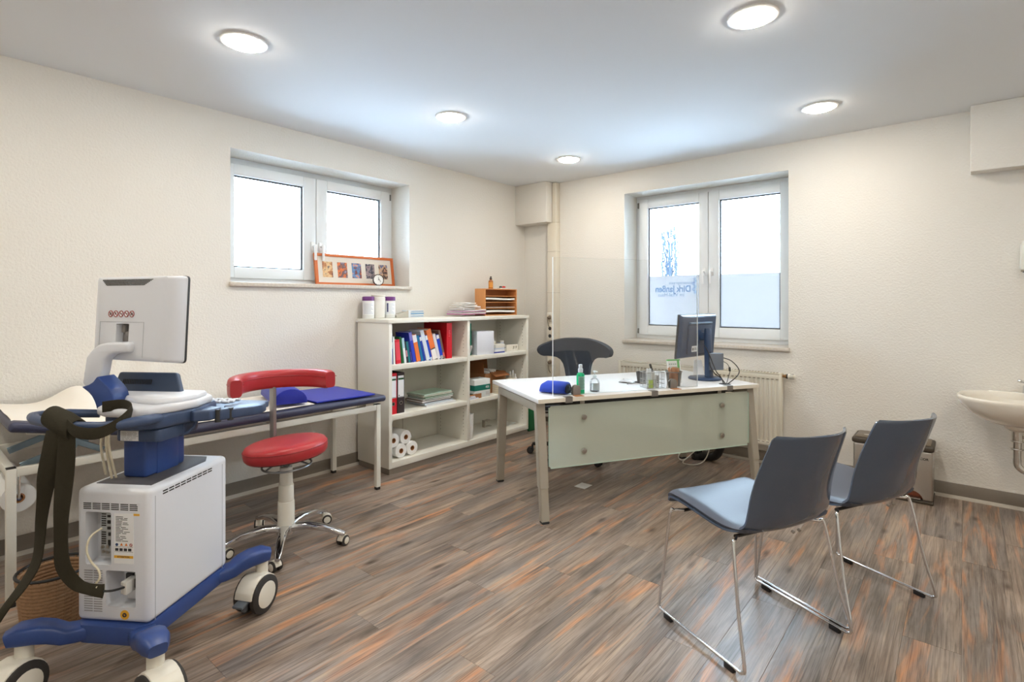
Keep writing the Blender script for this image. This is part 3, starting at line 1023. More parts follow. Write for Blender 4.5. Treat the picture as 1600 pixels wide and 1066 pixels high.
# touch panel seen from behind
M = Matrix.Translation((-.115, .085, .992)) @ rot(-16)
tp = MB().prism([(-.15, -.05), (.165, -.05), (.118, .052), (-.13, .052)], -.014, .014, .009, M=M @ rot(90), seg=3).build('touch_panel', mat('panel_slate', (60, 76, 102), .42), us)
b = MB()
for k in range(17):
    b.box((-.1 + k * .0075, -.0145, .012), (.0036, .002, .02), 0)
b.bm.transform(M); b.build('vent_slots', BLACK, tp, smooth=False)
# monitor arm: blue elbow and bent white plate
PX = Matrix(((1, 0, 0, 0), (0, 0, -1, 0), (0, 1, 0, 0), (0, 0, 0, 1)))   # (x,y)->(x,z)


def pxl(pts, D):
    """profile points measured in the rear plane of the machine"""
    return pts


elb = [(-.172, .93), (-.108, .93), (-.105, .95), (-.105, .97), (-.109, .988), (-.118, 1.004), (-.131, 1.018), (-.147, 1.032), (-.162, 1.046), (-.17, 1.052), (-.176, 1.046), (-.188, 1.031), (-.206, 1.02), (-.234, 1.012), (-.222, 1.004), (-.206, .993), (-.192, .978), (-.182, .96), (-.176, .945)]
MB().prism(elb, -.0, .075, .0045, M=Matrix.Translation((0, -.02, 0)) @ PX, seg=3).build('arm_elbow', BLUE, us)
arm = [(-.058, 1.176), (-.15, 1.176), (-.188, 1.168), (-.212, 1.148), (-.222, 1.12), (-.232, 1.06), (-.238, 1.02), (-.222, 1.008), (-.19, 1.01), (-.168, 1.03), (-.158, 1.07), (-.15, 1.11), (-.138, 1.13), (-.12, 1.136), (-.058, 1.14)]
MB().prism([(x_ - (.014 if z_ < 1.13 else 0), z_) for x_, z_ in arm], .012, .06, .01, M=Matrix.Translation((0, -.015, 0)) @ PX, seg=3).build('monitor_arm', CARTW, us)
# monitor (back towards the camera)
MM = Matrix.Translation((-.083, .002, 1.263)) @ rot(0, 0, -14.2) @ rot(-3)
w, h = .212, .164
b = MB()
t = bmesh.new()
lev = [(1.0, .028), (1.0, .012), (.985, -.012), (.90, -.036), (.80, -.042)]
rings = []


def rr_ring(hw, hh, r, y):
    out = []
    for qx, qz, a0 in ((1, 1, 0), (-1, 1, 90), (-1, -1, 180), (1, -1, 270)):
        for k in range(5):
            a = math.radians(a0 + 22.5 * k)
            out.append((qx * (hw - r) + r * math.cos(a), y, qz * (hh - r) + r * math.sin(a)))
    return out


for s, y in lev:
    rings.append([t.verts.new(p) for p in rr_ring(w * (s if s > .95 else .92 * s + .08 * .95), h * (s if s > .95 else .35 * s + .65), .014, y)])
n = len(rings[0])
for a, c in zip(rings, rings[1:]):
    for i in range(n):
        t.faces.new((a[i], a[(i + 1) % n], c[(i + 1) % n], c[i]))
t.faces.new(rings[0]); t.faces.new(list(reversed(rings[-1])))
bmesh.ops.recalc_face_normals(t, faces=t.faces)
b.take(t, MM)
mon = b.build('monitor', CARTW, us, ang=25)
b = MB(); t = bmesh.new()
ra = [t.verts.new(p) for p in rr_ring(w + .0015, h + .0015, .015, .028)]
rb = [t.verts.new(p) for p in rr_ring(w + .0015, h + .0015, .015, .036)]
for i in range(n):
    t.faces.new((ra[i], ra[(i + 1) % n], rb[(i + 1) % n], rb[i]))
t.faces.new(ra); t.faces.new(list(reversed(rb)))
bmesh.ops.recalc_face_normals(t, faces=t.faces)
b.take(t, MM).build('bezel', DARK, mon)
MB().box((0, .0365, .0), (.38, .002, .29), 0, ).take(bmesh.new()).build('screen', mat('screen_off', (12, 13, 16), .1), mon, smooth=False).data.transform(MM)
b = MB()
for k in range(38):
    u = k / 37
    zt = .149
    zb = .149 - .024 * min(1, u * 8 + .25, (1 - u) * 6 + .15)
    x0 = -.152 + .27 * u
    b.prism([(x0, zt), (x0 + .0035, zt), (x0 + .0035 - (zt - zb) * .25, zb), (x0 - (zt - zb) * .25, zb)], 0, .003, M=MM @ Matrix.Translation((0, -.0402, 0)) @ PX)
vm_ = b.build('vent_slots', BLACK, mon, smooth=False)
red = mat('print_red', (150, 40, 48), .5)
for k in range(5):
    c = Vector((-.099 + .0293 * k, -.0424, .017))
    b = MB().lathe([(0, 0), (.0108, 0), (.0108, .0006), (0, .0006)], 24, M=MM @ Matrix.Translation(c) @ rot(90))
    sgn = b.build('prohibition_sticker', STK, mon)
    b = MB().tube([MM @ (c + Vector((.0112 * math.cos(i * PI / 10), -.0005, .0112 * math.sin(i * PI / 10)))) for i in range(20)], .0016, 6, closed=True)
    b.tube([MM @ (c + Vector((-.007, -.0007, .007))), MM @ (c + Vector((.007, -.0007, -.007)))], .0013, 6)
    b.build('red_ring', red, sgn)
    q = MB()
    if k in (0, 4):
        for j in range(3):
            q.tube([MM @ (c + Vector((-.005 + .005 * j, -.0008, -.005))), MM @ (c + Vector((-.003 + .003 * j, -.0008, .005)))], .001, 5)
    elif k == 1:
        q.box(MM @ (c + Vector((0, -.0006, .001))), (.006, .001, .008))
    else:
        q.tube([MM @ (c + Vector((-.006, -.0008, -.003 + .002 * k))), MM @ (c + Vector((0, -.0008, 0))), MM @ (c + Vector((.006, -.0008, .002)))], .0013, 5)
    q.build('pictogram', INKB, sgn)
# mount recess
b = MB()
for a, c in (((-.157, -.013), (.085, -.0145)), ((-.157, -.146), (-.1555, -.014)), ((.0835, -.146), (.085, -.014))):
    b.box(((a[0] + c[0]) / 2, -.0425, (a[1] + c[1]) / 2), (abs(c[0] - a[0]), .001, abs(c[1] - a[1])))
b.bm.transform(MM); b.build('cover_seam', mat('seam_grey', (168, 172, 180), .6), mon, smooth=False)
boolcut(mon, MB().take((lambda q: (q.box((-.03, -.035, -.055), (.07, .04, .07), .002), q.bm)[1])(MB()), MM).box(MM @ Vector((-.03, -.04, -.115)), (.075, .02, .03)))
MB().take((lambda q: (q.box((-.03, -.0158, -.055), (.066, .003, .066), .002).box((-.045, -.022, -.04), (.02, .014, .03), .003).box((-.02, -.022, -.06), (.03, .012, .02), .003), q.bm)[1])(MB()), MM).build('mount_plate', mat('mount_grey', (128, 124, 122), .5), mon)
MB().cyl((-.075, .052, 1.158), (-.03, .03, 1.158), .016, n=18).build('tilt_pivot', GREYP, us)

# base frame, arms and casters
b = MB().prism([(-.1, -.235), (.1, -.235), (.135, -.2), (.135, .2), (.1, .235), (-.1, .235), (-.135, .2), (-.135, -.2)], .158, .222, .008)
b.build('base_frame', BLUE, us)
for sx, sy in ((1, 1), (-1, 1), (1, -1), (-1, -1)):
    P = [(.09, .17, .186), (.125, .205, .188), (.15, .228, .194), (.172, .248, .212), (.2, .272, .224), (.235, .302, .228), (.262, .322, .222)]
    if sy < 0:
        P = [(.085, .19, .19), (.125, .222, .19), (.15, .242, .194), (.178, .264, .214), (.207, .286, .226), (.242, .312, .23), (.268, .332, .222)]
    fl_ = [(.04, .026), (.04, .026), (.041, .026), (.043, .029), (.044, .031), (.042, .03), (.027, .022)]
    MB().tube([(sx * p[0], sy * p[1], p[2]) for p in P], .04, 20, flat=fl_).build('base_arm', BLUE, us, ang=60)
    ang = {(1, 1): -8, (-1, 1): 20, (1, -1): 62, (-1, -1): -4}[(sx, sy)]
    cs = caster(us, sx * .235, sy * .303, ang, r=.077, w=.03, gap=.05, stem=.205, ofs=-.035)
    M = Matrix.Translation((sx * .235, sy * .303, 0)) @ rot(0, 0, ang)
    MB().take((lambda q: (q.box((0, -.125, .075), (.05, .045, .012), .004, rot(12)).box((0, -.105, .055), (.02, .02, .04), .003), q.bm)[1])(MB()), M).build('brake_pedal', mat('pedal_grey', (96, 104, 114), .5), cs)

# cords of the machine


def ribbon(path, wid, th=.004):
    """flat strap along a path, wid[i] = half width vector"""
    k = len(path)
    b_ = MB(); t_ = bmesh.new()
    rows = []
    for i in range(k):
        p = Vector(path[i]); wv_ = Vector(wid[i])
        d = Vector(path[min(i + 1, k - 1)]) - Vector(path[max(i - 1, 0)])
        nrm = wv_.cross(d).normalized() * th
        rows.append([t_.verts.new(q) for q in (p - wv_ + nrm * .3, p + nrm, p + wv_ + nrm * .3, p + wv_ - nrm * .3, p - nrm, p - wv_ - nrm * .3)])
    for a, c in zip(rows, rows[1:]):
        for j in range(6):
            t_.faces.new((a[j], a[(j + 1) % 6], c[(j + 1) % 6], c[j]))
    t_.faces.new(rows[0]); t_.faces.new(list(reversed(rows[-1])))
    bmesh.ops.recalc_face_normals(t_, faces=t_.faces)
    return b_.take(t_)


def smooth(path, n=6):
    out = []
    P = [Vector(p) for p in path]
    for i in range(len(P) - 1):
        p0, p1, p2, p3 = P[max(i - 1, 0)], P[i], P[i + 1], P[min(i + 2, len(P) - 1)]
        for k in range(n):
            t_ = k / n
            out.append(.5 * ((2 * p1) + (p2 - p0) * t_ + (2 * p0 - 5 * p1 + 4 * p2 - p3) * t_ ** 2 + (3 * p1 - p0 - 3 * p2 + p3) * t_ ** 3))
    out.append(P[-1])
    return out


s1 = smooth([(p_[0] + .022, p_[1], p_[2]) for p_ in [(-.145, -.300, .906), (-.148, -.306, .838), (-.165, -.308, .76), (-.185, -.30, .688), (-.2, -.298, .60), (-.206, -.298, .53), (-.218, -.30, .46), (-.236, -.325, .40), (-.262, -.36, .34), (-.30, -.375, .27), (-.335, -.378, .21), (-.375, -.378, .14), (-.40, -.376, .09)]])
n1 = len(s1)
ribbon(s1, [Vector((.024 + .008 * math.sin(i / n1 * 13 + 1.2), .016 * math.sin(i / n1 * 9), .004 + .012 * max(0, i / n1 - .6))) for i in range(n1)], .007).build('power_cord', STRAP, us, ang=60, label='dark fabric sleeved power cord slung over the rear handle')
pc = [o_ for o_ in us.children if o_.name.startswith('power_cord')][0]
s2 = smooth([(-.082, -.300, .906), (-.084, -.302, .80), (-.092, -.304, .70), (-.098, -.305, .62), (-.101, -.303, .54), (-.1, -.30, .47), (-.086, -.294, .425), (-.052, -.289, .388), (-.005, -.285, .375), (.03, -.28, .369)])
n2 = len(s2)
ribbon(s2, [Vector((.022 * (1 - max(0, (i / n2 - .55) / .45)) + .004 * math.sin(i / n2 * 11), .007, .021 * max(0, (i / n2 - .5) / .5))) for i in range(n2)], .006).build('fabric_sleeve', STRAP, pc, ang=60)
b = MB().tube(smooth([(.028, -.28, .369), (.045, -.265, .363), (.06, -.235, .358), (.066, -.205, .357)]), .0038, 8)
b.build('cable', BLACK, pc)
b = MB().span((.055, -.232, .33), (.07, -.17, .372), .003).span((.042, -.226, .358), (.056, -.18, .372), .003).span((.042, -.226, .330), (.056, -.18, .343), .003)
b.build('plug_lock', mat('plug_white', (214, 214, 210), .4), pc)
MB().span((.07, -.2, .338), (.084, -.165, .37), .003).build('plug', BLACK, pc)
# roll of the sleeve over the handle
b = ribbon([(-.125 + .02 * i / 18 + .0, -.262 + .035 * math.sin(a_) - .012, .915 + .033 * math.cos(a_) + .006) for i, a_ in enumerate([math.radians(-150 + 300 * i / 18) for i in range(19)])], [Vector((.052, -.006, -.021)) for i in range(19)], .006)
b.build('sleeve_wrap', STRAP, pc, ang=60)
b = ribbon(smooth([(-.07, -.31, .925), (-.03, -.318, .905), (.02, -.312, .898), (.05, -.29, .905), (.072, -.25, .93), (.06, -.2, .955), (.0, -.17, .965), (-.05, -.2, .962)], 4), [Vector((0, 0, .019))] * 29, .005)
b.build('sleeve_loop', STRAP, pc, ang=60)
nc = (MB().tube(smooth([(-.021, -.166, .545), (-.04, -.185, .546), (-.056, -.235, .53), (-.06, -.25, .49), (-.045, -.25, .45), (-.022, -.245, .42), (-.012, -.25, .395), (-.02, -.262, .375), (.01, -.283, .382)]), .0035, 8).build('network_cable', mat('cable_cream', (222, 214, 190), .5), us, label='thin cream cable plugged into the rear port panel'))
b = MB()
b.span((-.052, -.19, .538), (-.018, -.168, .553), .003)
b.build('connector', mat('connector_grey', (150, 146, 140), .5), nc)
for k, (a, c) in enumerate((((-.085, -.14, .90), (-.11, -.12, .70)), ((-.075, -.145, .90), (-.078, -.13, .69)), ((-.062, -.15, .90), (-.07, -.12, .69)))):
    o = MB().tube(smooth([a, ((a[0] + c[0]) / 2 - .008 + .004 * k, a[1] - .006, .82), c]), .004, 8).build('probe_cable', mat('cable_cream', (222, 214, 190), .5), us)

# ================================================================== BOOKSHELF
SX, SY0, SY1, SZ = .445, -2.2, -.49, 1.19
sh = thing('bookshelf', 'low white open bookshelf standing in the far left corner', 'bookshelf', (0, 0, 0))
for ya, yb in ((-2.198, -2.168), (-.52, -.492)):
    MB().span((.03, ya, .046), (SX - .002, yb, 1.16), .0015).build('side_panel', SHELFW, sh)
MB().span((.03, -1.352, .094), (SX - .004, -1.322, 1.16), .0015).build('divider', SHELFW, sh)
MB().span((.02, SY0 - .004, 1.1605), (SX + .004, SY1 + .004, SZ), .0015).build('top_board', SHELFW, sh)
MB().span((.03, -2.168, .046), (SX - .002, -.52, .094), .0015).build('bottom_board', SHELFW, sh)
MB().span((.03, -2.168, .094), (.036, -.52, 1.16)).build('back_panel', SHELFW, sh)
for ya, yb in ((-2.167, -1.353), (-1.321, -.521)):
    for z in (.413, .800):
        MB().span((.037, ya, z), (SX - .006, yb, z + .038), .0015).build('shelf', SHELFW, sh)
MB().span((.035, -2.19, 0), (SX - .008, -.5, .0455)).build('plinth', mat('plinth_grey', (134, 126, 116), .5), sh)
b = MB()
for ys, s in ((-1.3525, -1), (-1.3215, 1), (-.5205, -1), (-2.1675, 1)):
    for xh in (.09, .39):
        for z in [v * .032 + .15 for v in range(31)]:
            if min(abs(z - .43), abs(z - .82)) > .04:
                b.box((xh, ys + s * .0002, z), (.006, .0012, .006))
b.build('pin_holes', mat('hole_dark', (120, 112, 96), .8), sh, smooth=False)['kind'] = 'stuff'
MB().span((.0365, -1.75, .094), (.0375, -1.747, .41)).span((.0365, -1.75, .452), (.0375, -1.747, .80)).build('back_joint', mat('hole_dark', (120, 112, 96), .8), sh, smooth=False)

# ---- books
BKG = 'books on the upper left shelf'
BK = [None]


def book(y, t, h, ang, dep, col, label, spine=None, z=.8385, x=.40, cat='book', pages=True, bands=()):
    if BK[0]:
        py, pt, pa, ph = BK[0]
        ra, rp = math.radians(ang), math.radians(pa)
        y = max(y, py + pt / math.cos(rp) + min(h, ph) * max(0, math.tan(ra) - math.tan(rp)) + .0012)
    BK[0] = (y, t, ang, h)
    o = thing('book', label, cat, (x, y, z), 0, BKG)
    M = rot(ang)
    c = mat('cover_%d_%d_%d' % col, col, .45)
    b = MB()
    if t > .016 and pages:
        b.span((-dep, 0, 0), (0, .003, h)); b.span((-dep, t - .003, 0), (0, t, h)); b.span((-.004, .003, 0), (0, t - .003, h), 0)
        b.bm.transform(M); b.build('cover', c, o, smooth=False)
        q = MB().span((-dep + .004, .003, .003), (-.004, t - .003, h - .004)); q.bm.transform(M); q.build('pages', PAPER, o, smooth=False)
    else:
        b.span((-dep, 0, 0), (0, t, h), .0015); b.bm.transform(M); b.build('cover', c, o, smooth=False)
    for (z0, z1, bc) in bands:
        q = MB().span((-.001, .0005, h * z0), (.0007, t - .0005, h * z1)); q.bm.transform(M)
        q.build('spine_label', mat('cover_%d_%d_%d' % bc, bc, .45), o, smooth=False)
    return o


book(-2.165, .034, .222, 0.0, .16, (226, 230, 234), 'white and blue book leaning on the left side panel', bands=((.02, .55, (24, 62, 190)), (.78, .97, (20, 110, 150))))
book(-2.122, .016, .215, 2.5, .16, (236, 238, 238), 'thin white book just left of the red book', pages=False)
book(-2.094, .044, .19, 5.0, .15, (214, 30, 52), 'thick red book with white title on its spine', bands=((.15, .9, (228, 70, 86)),))
book(-2.042, .02, .21, 7.0, .16, (16, 98, 48), 'dark green book just right of the red book')
book(-2.016, .022, .20, 8.0, .16, (176, 212, 228), 'pale blue book next to the dark green book', bands=((0, .6, (236, 240, 242)),))
book(-1.991, .015, .168, 9.0, .14, (40, 44, 56), 'thin black book among the blue books', pages=False, bands=((.3, .6, (214, 150, 160)),))
book(-1.973, .018, .170, 9.5, .14, (18, 120, 126), 'small teal book beside the thin black book')
book(-1.952, .018, .172, 10.0, .14, (22, 34, 120), 'small navy book beside the small teal book', bands=((.1, .5, (70, 60, 140)),))
book(-1.931, .03, .245, 11.5, .17, (44, 62, 190), 'tall blue book with violet top left of the orange books', bands=((.72, .99, (120, 120, 200)),))
book(-1.896, .04, .222, 13.0, .16, (240, 124, 58), 'orange book with a white top edge band', bands=((.72, .99, (232, 228, 232)),))
book(-1.850, .024, .216, 14.0, .16, (10, 116, 168), 'teal blue book right of the white topped orange book')
book(-1.822, .02, .214, 14.5, .16, (26, 56, 160), 'blue book with a small white tab at its top', bands=((.8, .95, (226, 230, 240)),))
book(-1.797, .038, .258, 16.5, .17, (220, 228, 240), 'tall thick white book leaning in the middle of the row', pages=False)
book(-1.752, .022, .215, 16.5, .16, (22, 70, 200), 'blue ring bound book with white top', bands=((.82, .99, (226, 232, 238)), (.0, .12, (190, 210, 230))))
book(-1.725, .052, .262, 17.0, .17, (244, 126, 60), 'large orange book with white lower spine', bands=((0, .33, (238, 232, 226)), (.33, .37, (90, 80, 80))))
book(-1.667, .03, .222, 16.0, .16, (222, 218, 224), 'pale grey spiral bound book near the red folder', pages=False)
book(-1.632, .03, .212, 15.0, .16, (20, 66, 204), 'blue spiral bound book beside the brown book', bands=((.84, .99, (226, 224, 226)), (0, .14, (170, 172, 176))))
book(-1.598, .02, .252, 14.5, .19, (122, 92, 80), 'brown backed magazine file leaning on the red folder', bands=((.08, .22, (226, 100, 90)),))
fo = thing('red_folder', 'tall red folder standing at the right end of the book row', 'folder', (.40, -1.562, .8385), 0)
b = MB().span((-.3, 0, 0), (0, .004, .305)).span((-.3, .056, 0), (0, .06, .305)).span((-.004, .004, 0), (0, .056, .305))
b.build('cover', mat('folder_red', (208, 20, 36), .4), fo, smooth=False)
MB().span((-.29, .006, .006), (-.006, .054, .296)).build('pages', PAPER, fo, smooth=False)
b = MB()
for k, z in enumerate((.235, .222, .209, .19)):
    b.span((.0, .022, z), (.0007, .022 + .018 - .004 * (k % 2), z + .005))
b.build('spine_print', mat('print_pink', (232, 120, 120), .5), fo, smooth=False)

for k, (y, col, lb) in enumerate(((-2.163, (206, 24, 40), 'red lever arch binder on the middle left shelf'), (-2.089, (58, 50, 52), 'black lever arch binder beside the red binder'))):
    o = thing('lever_arch_binder', lb, 'binder', (.405, y, .4515), 0)
    c = mat('binder_%d' % k, col, .5)
    MB().span((-.28, 0, 0), (0, .004, .318)).span((-.28, .064, 0), (0, .068, .318)).span((-.004, .004, 0), (0, .064, .318)).build('cover', c, o, smooth=False)
    MB().span((-.27, .01, .01), (-.02, .058, .3)).build('pages', PAPER, o, smooth=False)
    sl = MB().span((0, .006, .125), (.0008, .062, .295)).build('spine_label', STK, o, smooth=False)
    MB().span((.0008, .008, .262), (.0014, .06, .276)).build('label_band', mat('label_green', (40, 96, 60), .5), sl, smooth=False)
    MB().span((.0008, .008, .128), (.0014, .06, .131)).cyl((.0008, .016, .14), (.0015, .016, .14), .005, n=14).build('label_print', INKB, sl, smooth=False)
    r = MB().lathe([(.010, 0), (.0155, 0), (.0155, .002), (.010, .002), (.010, 0)], 24, M=Matrix.Translation((0, .034, .08)) @ rot(0, 90)).build('finger_ring', CHROME, o)
    MB().cyl((-.001, .034, .08), (.0007, .034, .08), .0102, n=20).build('finger_hole', BLACK, r)

# ---- flat pile of folders on the middle left shelf
z = .4515
for k, (th, col, lb, dx, dy, rz) in enumerate(((.014, (228, 230, 236), 'bottom white magazine of the flat pile', .02, .02, -3), (.012, (176, 196, 214), 'pale blue folder low in the flat pile', .0, .0, 2),
                                               (.022, (104, 70, 52), 'brown folder in the middle of the flat pile', -.01, -.01, 0), (.012, (220, 222, 220), 'white folder above the brown one in the flat pile', .0, .0, -2),
                                               (.014, (30, 104, 62), 'dark green folder near the top of the flat pile', .005, .005, 1), (.011, (196, 190, 170), 'beige folder under the topmost one in the flat pile', -.006, 0, -1),
                                               (.009, (184, 212, 194), 'pale green folder on top of the flat pile', -.012, .0, 3))):
    o = thing('document_folder', lb, 'folder', (.255 + dx, -1.62 + dy, z), 90 + rz)
    MB().span((-.165, -.11, 0), (.165, .11, th * .2)).span((-.165, -.11, th * .8), (.165, .11, th)).span((-.165, .107, th * .2), (.165, .11, th * .8)).build('cover', mat('cover_%d_%d_%d' % col, col, .4), o, smooth=False)
    MB().span((-.16, -.107, th * .2), (.16, .106, th * .8)).build('pages', PAPER, o, smooth=False)
    z += th + .0006

# ---- paper rolls bottom left
for k, (y, z, lb) in enumerate(((-2.048, .1498, 'lower left white paper roll on the bottom shelf'), (-1.9365, .1498, 'lower right white paper roll on the bottom shelf'),
                                (-2.1118, .2405, 'upper left white paper roll against the side panel'), (-1.992, .2462, 'upper right white paper roll on top of the pile'))):
    o = thing('paper_roll', lb, 'paper roll', (.40 - .012 * (k > 1), y, z + (.0 if k < 2 else 0)), 0, 'paper rolls on the bottom shelf')
    MB().lathe([(.02, -.2), (.052, -.2), (.055, -.197), (.055, -.003), (.052, 0), (.02, 0), (.02, -.2)], 30, M=rot(0, 90)).build('paper', PAPER, o)
    MB().lathe([(.0165, -.2), (.0199, -.2), (.0199, .001), (.0165, .001), (.0165, -.2)], 24, M=rot(0, 90)).build('cardboard_core', KRAFT, o)

# ---- right compartments
o = thing('green_book', 'tall dark green book behind the white box on the upper right shelf', 'book', (.35, -1.262, .8385), 0)
MB().span((-.2, 0, 0), (0, .004, .29)).span((-.2, .046, 0), (0, .05, .29)).span((-.004, .004, 0), (0, .046, .29)).build('cover', mat('cover_green2', (10, 118, 92), .45), o, smooth=False)
MB().span((-.195, .004, .004), (-.005, .046, .285)).build('pages', PAPER, o, smooth=False)
o = thing('teal_brochure', 'teal brochure leaning against the divider on the upper right shelf', 'brochure', (.395, -1.297, .8388), 0)
b = MB().span((-.15, 0, 0), (0, .007, .205)); b.bm.transform(rot(6)); b.build('cover', mat('cover_teal3', (30, 128, 150), .45), o, smooth=False)
o = thing('white_brochure', 'small white and dark brochure at the foot of the divider', 'brochure', (.428, -1.318, .841), 0)
b = MB().span((-.1, 0, 0), (0, .006, .1)); b.bm.transform(rot(-22)); b.build('cover', mat('cover_wd', (208, 204, 206), .45, vary=.4), o, smooth=False)
o = thing('white_carton', 'plain white carton on the upper right shelf', 'box', (.33, -1.075, .8385), -12)
MB().span((-.09, -.095, 0), (.09, .095, .215), .001).build('carton_body', mat('carton_white', (226, 230, 240), .6), o)
MB().span((-.0, -.0955, .213), (.0015, .0955, .2154)).span((-.09, -.0955, .2), (-.088, .0, .2154)).build('flap_seam', PAPER2, o, smooth=False)
z = .8385
for k, (th, col, lb) in enumerate(((.012, (60, 70, 150), 'blue booklet at the bottom of the small pile beside the white carton'), (.022, (232, 234, 238), 'white booklet in the small pile beside the white carton'),
                                   (.012, (206, 214, 228), 'pale blue booklet in the small pile beside the white carton'), (.034, (232, 228, 218), 'cream box on top of the small pile beside the white carton'))):
    o = thing('booklet', lb, 'booklet', (.33, -.885, z), 3 * k - 4)
    MB().span((-.08, -.07, 0), (.08, .07, th), .001).build('cover', mat('cover_%d_%d_%d' % col, col, .5), o)
    z += th + .0005
o = thing('tape_roll', 'small cream tape roll on top of the booklet pile', 'tape', (.33, -.905, z))
MB().lathe([(.016, 0), (.03, 0), (.03, .028), (.016, .028), (.016, 0)], 24).build('tape', mat('tape_cream', (226, 222, 208), .6), o)
MB().lathe([(.0145, 0), (.0159, 0), (.0159, .0285), (.0145, .0285), (.0145, 0)], 24).build('core', KRAFT, o)
for k, (y, r, h) in enumerate(((-.79, .016, .045), (-.75, .013, .055), (-.77, .012, .035))):
    o = thing('small_jar', ['small glass jar beside the booklet pile', 'thin glass vial beside the booklet pile', 'tiny glass jar in front of the two others'][k], 'jar', (.34 + .035 * (k == 2), y, .8385), 0, 'small jars on the upper right shelf')
    MB().lathe([(0, 0), (r, 0), (r, h * .75), (r * .6, h * .85), (r * .6, h), (0, h)], 18).build('glass_body', mat('jar_glass', (206, 206, 196), .2), o)
    MB().cyl((0, 0, h), (0, 0, h + .01), r * .65, n=16).build('cap', GREYP, o)
o = thing('punched_block', 'white block with two square holes on the upper right shelf', 'holder', (.33, -.64, .8385), -4)
q = MB().span((-.03, -.08, 0), (.03, .08, .062), .004).build('block', CERAMIC, o)
boolcut(q, MB().span((.01, .005, .018), (.04, .03, .045)).span((.01, .042, .018), (.04, .067, .045)))
o = thing('white_cube_box', 'small white box standing behind the punched block', 'box', (.25, -.70, .8385), 0)
MB().span((-.025, -.025, 0), (.025, .025, .1), .002).build('carton_body', mat('carton_white', (226, 230, 240), .6), o)
MB().span((-.0255, -.0255, .085), (.0255, .0255, .1005), .001).build('lid', SHELFW, o)

# open cardboard box
o = thing('cardboard_box', 'open brown cardboard box on the middle right shelf', 'box', (.21, -.86, .4515), 0)
b = MB(); W_, D_, H_ = .15, .12, .19
for a, c in (((-D_, -W_, 0), (D_, W_, .004)), ((-D_, -W_, .004), (-D_ + .004, W_, H_)), ((D_ - .004, -W_, .004), (D_, W_, H_)), ((-D_ + .004, -W_, .004), (D_ - .004, -W_ + .004, H_)), ((-D_ + .004, W_ - .004, .004), (D_ - .004, W_, H_))):
    b.span(a, c)
b.build('carton_body', KRAFT, o, smooth=False)
for M_, sz in ((Matrix.Translation((-D_, 0, H_ + .055)) @ rot(0, -6), (.004, .28, .11)), (Matrix.Translation((0, -W_ - .006, H_ + .055)) @ rot(6, 0), (.22, .004, .11)),
               (Matrix.Translation((D_ + .03, .03, H_ - .012)) @ rot(0, 24), (.09, .2, .004))):
    b = MB().box((0, 0, 0), sz); b.bm.transform(M_); b.build('flap', mat('cardboard_inside', (146, 92, 52), .85), o, smooth=False)
for k, (x_, y_, rz) in enumerate(((.02, -.06, 20), (.06, .0, -30), (0, .05, 60), (-.03, .0, 10))):
    q = thing('white_packet', ['white packet sticking out of the cardboard box at left', 'white packet lying across the cardboard box', 'small white packet at the right of the cardboard box', 'white packet at the back of the cardboard box'][k], 'packet', (.21 + x_, -.86 + y_, .4515 + .19 - .01 + .004 * k), rz)
    b = MB().box((0, 0, .012), (.12, .03, .022), .006, rot(0, 8)).build('wrapper', PAPER, q)
o = thing('green_striped_box', 'white box with a dark green stripe on the middle right shelf', 'box', (.355, -1.14, .4515), -3)
bx = MB().span((-.07, -.098, 0), (.07, .098, .165), .0015).build('carton_body', mat('carton_white2', (226, 232, 232), .6), o)
st_ = MB().span((-.0708, -.0988, .065), (.0708, .0988, .115)).build('stripe', mat('stripe_green', (20, 118, 104), .5), bx, smooth=False)
text('400', .03, STK, 'lettering', bx, Matrix.Translation((.0715, .06, .09)) @ rot(90, 0, 90))
text('PAPIER', .022, STK, 'lettering', bx, Matrix.Translation((.0715, -.045, .09)) @ rot(90, 0, 90)) if False else None
MB().span((.0705, .045, .02), (.0715, .085, .05)).build('barcode_label', PAPER2, bx, smooth=False)
o = thing('stationery_tray', 'small kraft tray with dark bits in front of the green striped box', 'tray', (.405, -1.235, .4515), -4)
b = MB().span((-.035, -.07, 0), (.025, .07, .003)).span((.022, -.07, .003), (.025, .07, .042)).span((-.035, -.07, .003), (-.032, .07, .042)).span((-.032, .067, .003), (.022, .07, .042))
b.build('tray', KRAFT, o, smooth=False)
for k in range(5):
    MB().box((-.005, -.05 + k * .022, .042), (.04, .014, .008), .002, rot(0, 0, 40 - 20 * k)).build('clip', [BLACK, mat('clip_green', (40, 90, 60), .5), STK, BLACK, DARK][k], o)
z = .4515
for k in range(3):
    q = tag(MB().span((-.07, -.055, 0), (.045, .06, .009), .001).build('paper_pad', mat('pad_%d' % k, [(214, 222, 240), (236, 238, 244), (226, 232, 246)][k], .7)), ['bottom paper pad of the small pile by the divider', 'middle paper pad of the small pile by the divider', 'top paper pad of the small pile by the divider'][k], 'paper pad')
    q.location = (.385, -1.26 + .004 * k, z); q.rotation_euler = (0, 0, math.radians(4 * k - 4)); z += .0096
    if k == 0:
        pass
